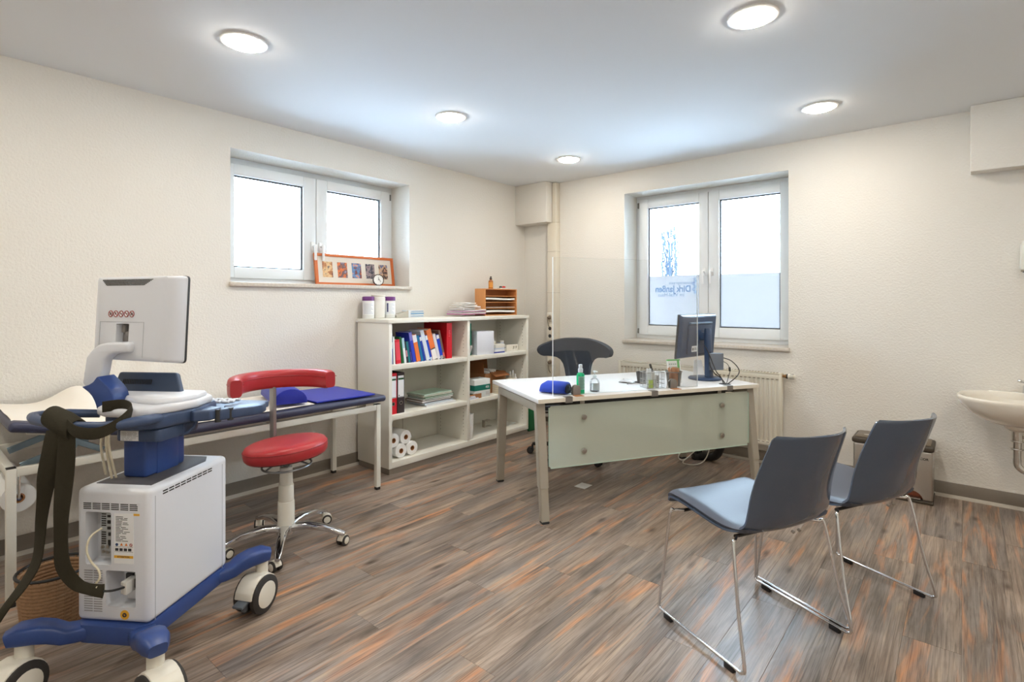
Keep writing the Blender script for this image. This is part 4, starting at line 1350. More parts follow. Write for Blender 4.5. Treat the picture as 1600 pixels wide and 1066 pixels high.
# cream crate at the right of the middle shelf
o = thing('glove_box', 'cream ribbed box behind the desk corner on the middle right shelf', 'box', (.385, -.79, .4515), 0)
bx = MB().span((-.045, -.13, 0), (.045, .13, .12), .002).build('carton_body', mat('box_cream', (228, 220, 198), .6), o)
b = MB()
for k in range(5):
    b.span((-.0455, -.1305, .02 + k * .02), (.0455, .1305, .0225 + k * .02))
b.build('rib_shade', mat('rib_shadow', (190, 180, 156), .7), bx, smooth=False)  # ribs drawn only as darker bands, their shade put into the colour
MB().span((.0452, -.01, .02), (.046, .03, .05)).build('blue_label', mat('label_blue', (60, 96, 200), .5), bx, smooth=False)
for k, (y, h) in enumerate(((-.61, .16), (-.565, .17), (-.59, .14))):
    o = thing('white_vial', ['white vial at the left of the three on the middle right shelf', 'white vial at the right of the three on the middle right shelf', 'white vial in front of the other two on the middle right shelf'][k], 'vial', (.3 + .05 * (k == 2), y, .4515), 0, 'white vials on the middle right shelf')
    MB().lathe([(0, 0), (.018, 0), (.018, h * .8), (.008, h * .9), (.008, h), (0, h)], 18).build('bottle', SHELFW, o)
    MB().cyl((0, 0, h - .02), (0, 0, h + .012), .011, n=14).build('cap', PAPER, o)
# bottom right
o = thing('white_tube_stack', 'upright white cup stack beside the divider on the bottom shelf', 'cups', (.40, -1.285, .0945))
b = MB()
b.lathe([(0, 0), (.026, 0), (.031, .08), (.031, .082)], 22)
for k in range(9):
    b.lathe([(.03, .08 + k * .016), (.034, .081 + k * .016), (.034, .085 + k * .016), (.031, .096 + k * .016)], 22)
b.build('cup_wall', PAPER, o)
MB().lathe([(.0, .222), (.028, .222), (.034, .224), (.034, .228), (.03, .228)], 22).build('rim', PAPER2, o)
o = thing('desk_lamp_clamp', 'small grey clamp lying on the bottom right shelf', 'clamp', (.20, -.84, .0945))
MB().span((-.02, -.05, 0), (.02, .05, .006), .001).span((-.02, -.05, .006), (.02, -.044, .07), .001).span((-.02, -.05, .06), (.02, .03, .066), .001).build('bracket', TAUPE, o)
MB().cyl((0, .0, .05), (0, .0, .075), .006, n=12).build('screw', STEEL, o)

# ---- on top of the bookshelf
T = SZ + .0005
for k, (x_, y_, lb) in enumerate(((.085, -2.135, 'white wipe canister with purple lid at the left end of the bookshelf top'), (.085, -1.925, 'white wipe canister with purple lid right of the plain canister'))):
    o = thing('wipe_canister', lb, 'canister', (x_, y_, T))
    b = MB().lathe([(0, 0), (.045, 0), (.047, .003), (.047, .142), (.045, .145), (0, .145)], 32).build('can', mat('can_white', (226, 228, 226), .35), o)
    MB().lathe([(0, .145), (.0485, .145), (.0485, .172), (.045, .178), (.02, .180), (0, .18)], 32).build('lid', mat('lid_purple', (104, 44, 120), .4), o)
    MB().lathe([(.0474, .03), (.0474, .13)], 24, M=rot(0, 0, -100), arc=math.radians(150)).build('label', STK, o)
    b = MB()
    for j in range(8):
        b.lathe([(.0477, .04 + j * .011), (.0477, .043 + j * .011)], 14, M=rot(0, 0, -80), arc=math.radians(100 - 14 * (j % 3)))
    b.build('label_print', mat('print_bluegrey', (160, 176, 196), .6), o)
    if k == 1:
        MB().lathe([(.048, .05), (.048, .125)], 6, M=rot(0, 0, -62), arc=math.radians(14)).build('label_mark', mat('print_navy', (46, 50, 110), .5), o)
o = thing('plain_canister', 'tall plain white canister between the two purple lidded ones', 'canister', (.075, -2.03, T))
MB().lathe([(0, 0), (.05, 0), (.053, .004), (.057, .17), (.05, .178), (0, .178)], 32).build('can', mat('can_plain', (232, 230, 224), .45), o)
MB().lathe([(0, .178), (.055, .178), (.057, .183), (.057, .19), (.053, .193), (0, .193)], 32).build('lid', SHELFW, o)
o = thing('card_holder', 'grey sloping leaflet holder on the bookshelf top', 'leaflet holder', (.10, -1.825, T), -8)
MB().prism([(-.055, 0), (.06, 0), (.06, .06), (.045, .052), (-.055, .022)], -.04, .04, .002, M=Matrix(((0, 0, 1, 0), (1, 0, 0, 0), (0, 1, 0, 0), (0, 0, 0, 1)))).build('holder', mat('holder_grey', (182, 178, 164), .5), o)
MB().span((-.035, -.045, .03), (.035, .045, .036), 0).build('leaflet', PAPER, o) .data.transform(rot(15))
o = thing('leaflet_rack', 'clear rack of blue and white leaflets on the bookshelf top', 'leaflet holder', (.10, -1.685, T), -4)
MB().span((-.03, -.095, 0), (.03, .095, .003)).span((-.03, -.095, .003), (.03, -.045, .062), .001).build('holder', mat('rack_clear', (222, 230, 236), .2), o)
for j in range(3):
    MB().span((-.028, -.043, .004 + .0205 * j), (.03, .095, .021 + .0205 * j), .001).build('leaflet', [PAPER, mat('leaflet_blue', (164, 190, 214), .5), PAPER][j], o)
    MB().span((.0301, -.04, .008 + .0205 * j), (.0307, .09, .015 + .0205 * j)).build('leaflet_print', mat('leaflet_blue2', (110, 150, 190), .5), o, smooth=False)

z = T
for k, (th, col, lb, dx, dy, rz, sx_, sy_) in enumerate((
        (0.0163, (176, 112, 150), 'pinkish folder at the bottom of the paper pile on the bookshelf', .0, .0, 2, .2, .33), (0.0100, (226, 226, 228), 'white envelope above the pinkish folder', .01, -.01, -4, .2, .31),
        (0.0125, (196, 160, 186), 'mauve folder low in the paper pile', 0, .0, 3, .2, .32), (0.0112, (234, 234, 234), 'white envelope in the middle of the paper pile', .0, .02, -8, .19, .29),
        (0.0100, (224, 224, 226), 'greyish envelope in the paper pile', -.01, -.01, 7, .18, .27), (0.0112, (238, 238, 236), 'white envelope near the top of the paper pile', .0, -.02, -12, .17, .24),
        (0.0100, (232, 232, 230), 'crumpled white envelope second from the top of the pile', .0, -.03, 10, .15, .22), (0.0100, (240, 240, 238), 'topmost white envelope of the paper pile', .01, -.035, -14, .14, .17))):
    amp = .0025 if k > 2 else .0
    o = MB().grid(8, 12, lambda u, v: ((u - .5) * sx_, (v - .5) * sy_, th - .002 + amp * math.sin(5 * u + 7 * v + k)), -(th * .72)).build('envelope', mat('cover_%d_%d_%d' % col, col, .7), ang=60)
    tag(o, lb, 'envelope', 'papers piled on the bookshelf')
    o.location = (.175 + dx, -1.10 + dy, z + .001); o.rotation_euler = (0, 0, math.radians(rz)); z += th + .0012 + 2 * amp

# letter sorter
o = thing('letter_sorter', 'wooden letter sorter with compartments on the bookshelf', 'letter sorter', (0, 0, T))
xa, xb, ya, yb, hh = .125, .262, -.935, -.455, .264
MB().span((xa, ya, 0), (xb, ya + .01, hh), .001).build('side_panel', BEECH, o)
MB().span((xa, yb - .01, 0), (xb, yb, hh), .001).build('side_panel', BEECH, o)
MB().span((xa, ya + .01, hh - .008), (xb, yb - .01, hh)).build('top_board', BEECH, o)
MB().span((xa, ya + .01, 0), (xb, yb - .01, .008)).build('bottom_board', BEECH, o)
MB().span((xa, ya + .01, .008), (xa + .004, yb - .01, hh - .008)).build('back_panel', mat('beech_dark', (176, 112, 62), .6), o)
for z in (.068, .128, .188):
    MB().span((xa + .004, ya + .01, z), (xb - .004, yb - .01, z + .005)).build('shelf', BEECH, o)
b = MB()
for yy in (ya + .0105, yb - .0105):
    for k in range(14):
        b.box((xb - .006, yy, .02 + k * .017), (.006, .004, .008))
b.build('notch', mat('beech_dark', (176, 112, 62), .6), o, smooth=False)
for k, (z, lb) in enumerate(((.0085, 'white papers in the lowest slot of the letter sorter'), (.1338, 'white papers in the second slot from the top of the letter sorter'), (.0735, 'single paper lying on the third slot of the letter sorter'))):
    th = (.022, .02, .004)[k]
    q = MB().grid(4, 10, lambda u, v: (xa + .008 + u * .125, ya + .02 + v * .43, th + .003 * math.sin(v * 5 + k) * (k < 2)), -(th * .8)).build('papers', PAPER)
    tag(q, lb, 'papers'); q.location = (0, 0, T + z + .0015)
o = thing('amber_bottle', 'small amber spray bottle on the letter sorter', 'bottle', (.19, -.775, T + hh + .0005))
MB().lathe([(0, 0), (.021, 0), (.023, .003), (.023, .072), (.019, .082), (.011, .087), (.011, .094), (0, .094)], 26).build('bottle_body', mat('amber_glass', (190, 112, 40), .15, trans=.3), o)
MB().lathe([(.0234, .012), (.0234, .066)], 18, M=rot(0, 0, -120), arc=math.radians(160)).build('label', mat('amber_label', (218, 150, 64), .5), o)
MB().lathe([(0, .092), (.0125, .092), (.0125, .108), (.007, .112), (.007, .124), (0, .124)], 20).span((-.004, -.003, .116), (.011, .003, .122)).build('spray_cap', mat('amber_cap', (60, 44, 34), .5), o)
o = thing('stamp_set', 'small white tray with a red and a dark stamp on the letter sorter', 'stamps', (.19, -.6, T + hh + .0005))
MB().span((-.02, -.055, 0), (.02, .055, .012), .002).build('tray', mat('can_white', (226, 228, 226), .35), o)
MB().ball((0, .022, .021), (.014, .026, .011)).build('red_stamp', mat('stamp_red', (206, 50, 44), .4), o)
MB().ball((0, -.026, .02), (.012, .022, .01)).build('dark_stamp', DARK, o)
o = thing('green_bin', 'dark green bin standing between the bookshelf and the back wall', 'bin', (.30, -.33, 0))
MB().prism([(-.11, -.1), (.11, -.1), (.11, .1), (-.11, .1)], 0, .40, .012).build('bin_body', mat('bin_green', (22, 104, 62), .5), o)
MB().prism([(-.115, -.105), (.115, -.105), (.115, .105), (-.115, .105)], .4005, .425, .01).build('lid', mat('bin_green', (22, 104, 62), .5), o)

# ---- photo frame and clock on the left window sill
pf = thing('photo_frame', 'wide orange wooden frame with five photos on the left window sill', 'picture frame', (-.165, -2.062, 1.4635))
FM = rot(0, -8)
b = MB(); fw, fh = .775, .262
b.span((-.02, -fw / 2, 0), (0, fw / 2, .022), .002).span((-.02, -fw / 2, fh - .022), (0, fw / 2, fh), .002).span((-.0198, -fw / 2, .022), (-.0002, -fw / 2 + .026, fh - .022), .002).span((-.0198, fw / 2 - .026, .022), (-.0002, fw / 2, fh - .022), .002)
b.bm.transform(FM); b.build('frame', ORANGEW, pf)
b = MB().span((-.014, -fw / 2 + .026, .022), (-.009, fw / 2 - .026, fh - .022)); b.bm.transform(FM); b.build('mount_board', mat('passepartout', (222, 214, 202), .8), pf, smooth=False)
cols = [[(110, 66, 56), (176, 112, 70), (226, 190, 140), (60, 62, 84)], [(120, 84, 70), (224, 120, 60), (110, 84, 84), (150, 140, 160)], [(210, 110, 70), (120, 60, 50), (90, 140, 190), (220, 150, 120)],
        [(110, 84, 100), (150, 130, 130), (40, 44, 60), (190, 180, 190)], [(70, 100, 150), (206, 170, 140), (60, 50, 60), (216, 160, 130)]]
for k in range(5):
    yc = -.273 + k * .137
    b = MB().span((-.009, yc - .046, .066), (-.0085, yc + .046, .196)); b.bm.transform(FM)
    b.build('photo', print_mat('photo_print_%d' % k, cols[k], 24, 3.1 * k), pf, smooth=False)
ck = thing('desk_clock', 'small round white clock leaning on the photo frame', 'clock', (-.095, -1.91, 1.4635), -12)
CM = Matrix.Translation((0, 0, .052)) @ rot(0, 84)
b = MB().lathe([(0, -.016), (.044, -.016), (.049, -.008), (.05, .008), (.046, .011), (.044, .009)], 40); b.bm.transform(CM); b.build('case', mat('clock_case', (70, 52, 44), .35, metal=.5), ck)
b = MB().lathe([(.0445, .006), (0, .006)], 40); b.bm.transform(CM); b.build('dial', mat('dial_white', (236, 236, 234), .4), ck)
b = MB().box((-.012, 0, .008), (.024, .003, .001)).box((.004, .012, .0085), (.003, .032, .001), 0, rot(0, 0, -60)).cyl((0, 0, .006), (0, 0, .010), .003, n=12); b.bm.transform(CM); b.build('hand', INKB, ck)
b = MB()
for k in range(12):
    a = k * PI / 6
    b.box((.038 * math.cos(a), .038 * math.sin(a), .0065), (.005, .0018, .0008), 0, rot(0, 0, 30 * k))
b.bm.transform(CM); b.build('hour_mark', INKB, ck, smooth=False)
MB().span((-.03, -.014, 0), (.006, .014, .006), .002).build('foot', BLACK, ck)

# ================================================================== RADIATOR, SOCKETS
rd = thing('radiator', 'cream panel radiator under the frosted window behind the desk', 'radiator', (1.236, 0, 0))
RL = 1.45
poly = []
nr = 41
for i in range(nr):
    x0 = .02 + i * (RL - .04) / nr
    s = (RL - .04) / nr
    poly += [(x0, -.088), (x0 + s * .22, -.0875), (x0 + s * .34, -.081), (x0 + s * .66, -.081), (x0 + s * .78, -.0875)]
poly += [(RL - .02, -.088), (RL - .02, -.076), (.02, -.076)]
b = MB().prism(poly, .205, .70)
b.build('ribbed_panel', RAD, rd, ang=20)
MB().span((.02, -.0885, .17), (RL - .02, -.076, .2055), .003).span((.02, -.0885, .6995), (RL - .02, -.076, .745), .003).build('panel_border', RAD, rd)
MB().span((.02, -.05, .18), (RL - .02, -.038, .74), .003).build('back_panel', RAD, rd)
for x0 in (0, RL - .02):
    MB().span((x0, -.092, .165), (x0 + .02, -.032, .757), .003).build('side_cover', RAD, rd)
b = MB().span((.02, -.09, .747), (RL - .02, -.034, .757), .002).build('top_grille', RAD, rd)
g = MB()
for i in range(60):
    g.span((.035 + i * .0232, -.082, .7565), (.049 + i * .0232, -.042, .7575))
g.build('grille_slot', mat('slot_brown', (120, 104, 82), .8), b, smooth=False)['kind'] = 'stuff'
g = MB()
for i in range(nr):
    s = (RL - .04) / nr
    g.span((.02 + i * s + s * .3, -.0888, .703), (.02 + i * s + s * .85, -.0884, .709))
    g.span((.02 + i * s + s * .3, -.0888, .194), (.02 + i * s + s * .85, -.0884, .199))
g.build('panel_slot', mat('slot_grey', (128, 118, 98), .8), rd, smooth=False)['kind'] = 'stuff'
v = MB().cyl((RL, -.06, .735), (RL + .022, -.06, .735), .011, n=16).cyl((RL + .02, -.06, .735), (RL + .034, -.06, .735), .016, n=16).build('valve_body', mat('brass', (150, 112, 72), .35, metal=.8), rd)
MB().cyl((RL + .03, -.06, .735), (RL + .042, -.06, .735), .019, n=18).build('valve_collar', BLACK, v)
MB().lathe([(0, .04), (.019, .04), (.0205, .052), (.019, .085), (.014, .09), (0, .09)], 22, M=Matrix.Translation((RL, -.06, .735)) @ rot(0, 90)).build('thermostat', IVORY, v)
g = MB()
for i in range(10):
    a = i * PI / 5
    g.box((RL + .068, -.06 + .0202 * math.cos(a), .735 + .0202 * math.sin(a)), (.028, .002, .002))
g.build('grip', DARK, v, smooth=False)
MB().tube([(RL + .012, -.06, .735), (RL + .012, -.04, .735), (RL + .012, -.0005, .735)], .0075, 8).tube([(RL - .04, -.06, .17), (RL - .04, -.06, .001)], .0075, 8).build('pipe', RAD, rd)
for x0 in (.25, RL - .25):
    MB().span((x0 - .015, -.04, .2), (x0 + .015, -.001, .7)).build('wall_bracket', RAD, rd)

for k, (z, lb, x0) in enumerate(((1.165, 'upper white wall socket on the corner casing', .415), (1.0, 'middle white double socket on the corner casing', .415), (.69, 'lowest white socket with a plug on the corner casing', .42))):
    o = thing('wall_socket', lb, 'socket', (x0, -.0755, z))
    hgt = .045 if k != 1 else .085
    p = MB().span((-.04, -.012, -hgt), (.04, 0, hgt), .004).build('plate', mat('socket_cream', (228, 222, 208), .4), o)
    for dz in ((0,) if k != 1 else (-.04, .04)):
        MB().lathe([(.0, .001), (.019, .001), (.0215, -.002), (.0215, 0)], 24, M=Matrix.Translation((0, -.012, dz)) @ rot(90)).cyl((-.009, -.0125, dz), (-.009, -.011, dz), .003, n=8).cyl((.009, -.0125, dz), (.009, -.011, dz), .003, n=8).build('insert', DARK if k == 1 else mat('socket_insert', (176, 168, 152), .5), p)
    if k != 1:
        MB().lathe([(0, 0), (.018, 0), (.016, .03), (.008, .04), (0, .04)], 20, M=Matrix.Translation((.0, -.012, -.01)) @ rot(90)).tube([(0, -.045, -.012), (.0, -.055, -.03), (0, -.04, -.09), (0, -.012, -.12)], .0035, 8).build('plug', mat('plug_brown', (110, 96, 82), .5), o)

# ================================================================== DESK  (local x along the front edge, y towards the user)
DA = math.radians(61)


def DW(x, y, z=0.0):
    return (1.843 + x * math.cos(DA) - y * math.sin(DA), -2.156 + x * math.sin(DA) + y * math.cos(DA), z)


DL, DD, DZ = 1.715, .85, .741
desk = thing('office_desk', 'large white topped office desk with splayed taupe legs and a glass front panel', 'desk', DW(0, 0), 61)
tp = MB().span((0, 0, DZ - .026), (DL, DD, DZ), .0015).build('desktop', DESKW, desk)
MB().span((.0, -.0006, DZ - .0255), (DL, .0008, DZ - .001)).build('edge_band', mat('edge_cream', (226, 220, 206), .4), tp, smooth=False)
MB().lathe([(0, 0), (.04, 0), (.041, .0012), (0, .0012)], 28, M=Matrix.Translation((1.485, .085, DZ))).build('cable_hole', BLACK, tp)


def desk_leg(x, yt, yb):
    w = .029
    t = bmesh.new()
    b_ = MB()

    def slab(z0, z1, hw, hd):
        f0 = (z1 - 0) / .70
        ya = yb + (yt - yb) * z0 / .70; yc = yb + (yt - yb) * z1 / .70
        q = bmesh.new()
        vs = [q.verts.new(p) for p in ((x - hw, ya - hd, z0), (x + hw, ya - hd, z0), (x + hw, ya + hd, z0), (x - hw, ya + hd, z0), (x - hw, yc - hd, z1), (x + hw, yc - hd, z1), (x + hw, yc + hd, z1), (x - hw, yc + hd, z1))]
        for f in ((3, 2, 1, 0), (4, 5, 6, 7), (0, 1, 5, 4), (1, 2, 6, 5), (2, 3, 7, 6), (3, 0, 4, 7)):
            q.faces.new([vs[i] for i in f])
        bmesh.ops.bevel(q, geom=q.edges[:], offset=.004, segments=2, affect='EDGES')
        return q
    l = b_.take(slab(.205, .708, w, .024)).build('leg', TAUPE, desk)
    MB().take(slab(.012, .21, w - .003, .021)).build('foot_extension', TAUPE, l)
    MB().take(slab(0, .0135, w - .004, .022)).build('foot_cap', DARK, l)
    MB().cyl((x - w - .001, yb + (yt - yb) * .6, .42), (x - w + .002, yb + (yt - yb) * .6, .42), .005, n=12).build('screw', STEEL, l)


for x_ in (.036, DL - .036):
    desk_leg(x_, .068, -.012)
    desk_leg(x_, .725, .79)
    MB().span((x_ - .028, .06, .655), (x_ + .028, .735, .7075), .004).build('end_beam', TAUPE, desk)
    MB().span((x_ - .02, .1, .7075), (x_ + .02, .7, .7145)).build('spacer', BLACK, desk, smooth=False)
for y_ in (.2, .62):
    MB().span((.064, y_ - .025, .664), (DL - .064, y_ + .025, .704), .003).build('cross_beam', DARK, desk)
MB().span((.2, .055, .672), (DL - .25, .17, .7135), .004).build('cable_tray', BLACK, desk)
# glass front panel with brackets and knobs
FG = frosted_mat('frosted_green_glass', (222, 232, 218), clear=0.2, tr=0.3, gloss=0.08)
t = bmesh.new()
t.faces.new([t.verts.new((x_, .032, z_)) for x_, z_ in ((.098, .31), (1.632, .31), (1.645, .323), (1.645, .676), (1.632, .689), (.098, .689), (.085, .676), (.085, .323))])
gp = MB().take(t).build('glass_panel', FG, desk, smooth=False)
MB().span((.095, .0275, .307), (1.635, .0365, .3105)).span((.0825, .0275, .32), (.0855, .0365, .68)).span((1.6445, .0275, .32), (1.6475, .0365, .68)).build('glass_edge', mat('glass_edge_green', (190, 214, 200), .25), gp, smooth=False)
for x_ in (.322, 1.403):
    MB().span((x_ - .016, .046, .375), (x_ + .016, .05, .712), .001).span((x_ - .016, .046, .704), (x_ + .016, .2, .708), .001).build('panel_bracket', TAUPE, desk)
    for z_ in (.608, .398):
        MB().cyl((x_, .014, z_), (x_, .0275, z_), .0165, n=26, bev=.002).cyl((x_, .0365, z_), (x_, .046, z_), .012, n=18).build('standoff_knob', STEEL, desk)

# acrylic sneeze guard standing on the front edge
sg = thing('acrylic_screen', 'clear acrylic sneeze guard standing along the front of the desk', 'screen', DW(0, 0, DZ), 61)
Z0, Z1, X0, X1, YS = .004, .862, .125, 1.222, .058
MB().span((X0, YS, Z0), (X1, YS + .005, Z1)).build('sheet', ACRYL, sg, smooth=False)
for x_ in (X0 - .0012, X1 + .0012):
    MB().span((x_ - .0014, YS - .0002, Z0), (x_ + .0014, YS + .0052, Z1)).build('sheet_edge', ACRYL_GLINT, sg, smooth=False)
MB().span((X0, YS, Z1), (X1, YS + .005, Z1 + .0012)).build('sheet_edge', mat('acrylic_edge_dim', (206, 206, 200), .4), sg, smooth=False)  # top edge painted as a duller glint
MB().span((X0, YS, Z0 - .002), (X1, YS + .005, Z0)).build('sheet_edge', ACRYL_GLINT, sg, smooth=False)
CL = mat('clamp_grey', (140, 136, 132), .4, metal=.4)
for x_ in (.284, 1.018):
    pr_ = [(x_ - .026, 0), (x_ + .026, 0), (x_ + .026, .04)] + [(x_ + .026 * math.cos(a), .04 + .024 * math.sin(a)) for a in [math.radians(15 * k) for k in range(1, 12)]] + [(x_ - .026, .04)]
    MB().prism(pr_, -(YS - .0005), -(YS - .0125), .002, M=PX).prism(pr_, -(YS + .018), -(YS + .0055), .002, M=PX).span((x_ - .024, YS - .012, .0005), (x_ + .024, YS + .018, .0035), .001).build('screen_foot', CL, sg)
    MB().span((x_ - .03, .004, .0003), (x_ + .03, YS - .012, .003), .0005).build('foot_plate', KRAFT, sg)
for x_ in (.205, .83, 1.452):
    MB().span((x_ - .024, -.0035, -.03), (x_ + .024, -.0009, .0028)).span((x_ - .024, -.0035, .0005), (x_ + .024, .04, .0028)).span((x_ - .024, -.0035, -.032), (x_ + .024, .045, -.0275)).build('edge_clamp', CL, sg)

# ---- desk things
def dthing(name, label, cat, x, y, rz=0.0, group=None, z=DZ + .0006):
    return thing(name, label, cat, DW(x, y, z), 61 + rz, group)


o = dthing('blood_pressure_cuff', 'rolled bright blue cuff at the left end of the desk', 'cuff', .185, .165, 38)
sec = [(.056 * math.cos(a) * (1.12 if math.sin(a) < 0 else 1), max(.004, .041 + .039 * math.sin(a))) for a in [2 * PI * k / 22 for k in range(22)]]
b = MB()
t = bmesh.new(); rows = []
for yy, s in ((-.095, .86), (-.09, .97), (-.03, 1.02), (.05, .97), (.085, .72), (.098, .4)):
    rows.append([t.verts.new((px * s, yy, .001 + (pz - .001) * (s if yy > 0 else .5 + .5 * s))) for px, pz in sec])
for a, c in zip(rows, rows[1:]):
    for j in range(22):
        t.faces.new((a[j], a[(j + 1) % 22], c[(j + 1) % 22], c[j]))
t.faces.new(rows[-1]); t.faces.new(list(reversed(rows[0])))
bmesh.ops.recalc_face_normals(t, faces=t.faces)
b.take(t).build('cuff', mat('cuff_blue', (44, 74, 190), .85, bump=(200, .3)), o, ang=60)
MB().prism([(px * .78, .004 + pz * .78) for px, pz in sec], .0945, .0985, M=PX).build('inner_roll', mat('cuff_inner', (34, 38, 60), .8), o)
MB().tube([(-.035, -.098, .02), (-.01, -.102, .036), (.03, -.10, .03)], .006, 8).span((-.008, -.104, .03), (.008, -.096, .056), .002).build('tube_and_buckle', DARK, o)
MB().tube(smooth([(.035, -.09, .01), (.05, -.105, .006), (.075, -.10, .006)]), .004, 8).build('connector_tube', GREYP, o)

o = dthing('green_spray_bottle', 'bright green disinfectant spray bottle with white cap on the desk', 'bottle', .335, .095)
MB().lathe([(0, 0), (.023, 0), (.0255, .003), (.0255, .118), (.022, .128), (.013, .133), (.013, .138), (0, .138)], 28).build('bottle_body', mat('green_liquid', (14, 214, 140), .2), o)
MB().lathe([(.0258, .028), (.0258, .112)], 24, M=rot(0, 0, -150), arc=math.radians(150)).build('label', mat('label_palegreen', (178, 224, 206), .5), o)
b = MB()
for j in range(10):
    b.lathe([(.0261, .036 + j * .0072), (.0261, .0385 + j * .0072)], 14, M=rot(0, 0, -140), arc=math.radians(110 - 18 * (j % 3)))
b.build('label_print', mat('print_green', (90, 150, 130), .6), o)
MB().lathe([(0, .136), (.0155, .136), (.0155, .158), (.012, .162), (.012, .183), (.0105, .186), (0, .186)], 24).build('cap', mat('cap_white', (236, 238, 240), .35), o)
o = dthing('clear_pump_bottle', 'clear pump bottle beside the green spray bottle', 'bottle', .46, .135)
MB().lathe([(0, 0), (.03, 0), (.032, .003), (.032, .066), (.024, .082), (.011, .09), (.011, .096)], 28).build('bottle_body', glass_mat('pump_plastic', (.975, .985, .99), .6), o)
MB().lathe([(0, .004), (.029, .004), (.03, .05), (0, .05)], 24).build('liquid', glass_mat('pump_liquid', (.86, .88, .9), .5), o)
MB().lathe([(.0324, .012), (.0324, .058)], 20, M=rot(0, 0, -140), arc=math.radians(120)).build('label', mat('label_greyish', (188, 192, 190), .5), o)
MB().lathe([(0, .094), (.0125, .094), (.0125, .106), (.005, .108), (.005, .128), (0, .128)], 20).span((-.008, -.03, .126), (.008, .01, .135), .003).build('pump_head', mat('cap_white', (236, 238, 240), .35), o)
o = dthing('computer_mouse', 'small white computer mouse on the desk', 'mouse', .86, .375, 30)
MB().grid(10, 14, lambda u, v: ((u - .5) * .058 * (1 - .25 * (2 * v - 1) ** 4), (v - .5) * .112, .003 + .027 * (1 - (2 * u - 1) ** 4 * .55) * (1 - (2 * v - 1) ** 2 * .62) - .004), 0.003).build('shell', mat('mouse_white', (206, 208, 212), .2), o, ang=80)
MB().ball((0, .025, .0235), (.004, .006, .004)).build('scroll_ball', GREYP, o)
MB().span((-.024, -.05, 0), (.024, .05, .0035), .001).build('base', GREYP, o)

# wire mesh organiser with papers and a marker
o = dthing('wire_organiser', 'chrome wire organiser with cards on the desk', 'organiser', .905, .128, -4)
b = MB()
xa, xb, ya, yb, hz_ = -.068, .062, -.045, .05, .108
for z_ in (.004, .032, .06, hz_):
    b.tube([(xa, ya, z_), (xb, ya, z_), (xb, yb, z_), (xa, yb, z_)], .0016 if z_ < hz_ else .0026, 6, closed=True)
for i in range(7):
    f = i / 6
    b.tube([(xa + (xb - xa) * f, ya, .003), (xa + (xb - xa) * f, ya, hz_)], .0013, 5).tube([(xa + (xb - xa) * f, yb, .003), (xa + (xb - xa) * f, yb, hz_)], .0013, 5)
    if i < 6:
        b.tube([(xa, ya + (yb - ya) * f, .003), (xa, ya + (yb - ya) * f, hz_)], .0013, 5).tube([(xb, ya + (yb - ya) * f, .003), (xb, ya + (yb - ya) * f, hz_)], .0013, 5)
    b.tube([(xa, ya + (yb - ya) * f, .003), (xb, ya + (yb - ya) * f, .003)], .0013, 5)
b.build('wire_frame', STEEL, o)
for k, (x_, y_, sx_, sz_, col, lb, nm) in enumerate(((-.03, .0, .03, .125, (236, 238, 238), 'white card standing up in the wire organiser', 'card'), (.012, .02, .03, .10, (222, 216, 206), 'cream card at the back of the wire organiser', 'card'),
                                                    (-.038, -.036, .028, .055, (190, 214, 90), 'small yellow green pack in the wire organiser', 'pack'), (.02, -.02, .026, .085, (230, 228, 226), 'white booklet with dark print in the wire organiser', 'booklet'))):
    q = thing(nm, lb, nm, DW(.905 + x_, .128 + y_, DZ + .006), 61 - 4)
    MB().span((-sx_ / 2, -.006, 0), (sx_ / 2, .006, sz_), .001).build('body', mat('cover_%d_%d_%d' % col, col, .6), q)
    if k == 3:
        g = MB()
        for j in range(4):
            g.span((-.004, -.0065, .03 + j * .012), (.006, -.0058, .036 + j * .012))
        g.build('print', INKB, q, smooth=False)
o = dthing('black_marker', 'black marker pen slanting out between organiser and cup', 'pen', .993, .21, 0, z=DZ + .001)
b = MB().cyl((0, 0, .006), (-.052, .0, .150), .0075, n=16, bev=.002); b.build('barrel', mat('pen_black', (44, 50, 60), .4), o)
MB().cyl((-.041, .0, .1195), (-.052, .0, .150), .0082, .0078, n=16).build('cap', BLACK, o)
o = dthing('dark_card_terminal', 'small black terminal behind the wire organiser', 'terminal', .965, .33, 10)
MB().prism([(-.04, 0), (.04, 0), (.036, .085), (-.036, .085)], -.014, .014, .003, M=Matrix.Translation((0, 0, .002)) @ rot(-14) @ PX).build('body', DARK, o)
MB().span((-.04, -.035, 0), (.04, .045, .01), .003).build('foot', BLACK, o)
MB().tube(smooth([(-.03, .02, .01), (-.09, .03, .004), (-.15, .0, .004)]), .0025, 6).build('cord', BLACK, o)
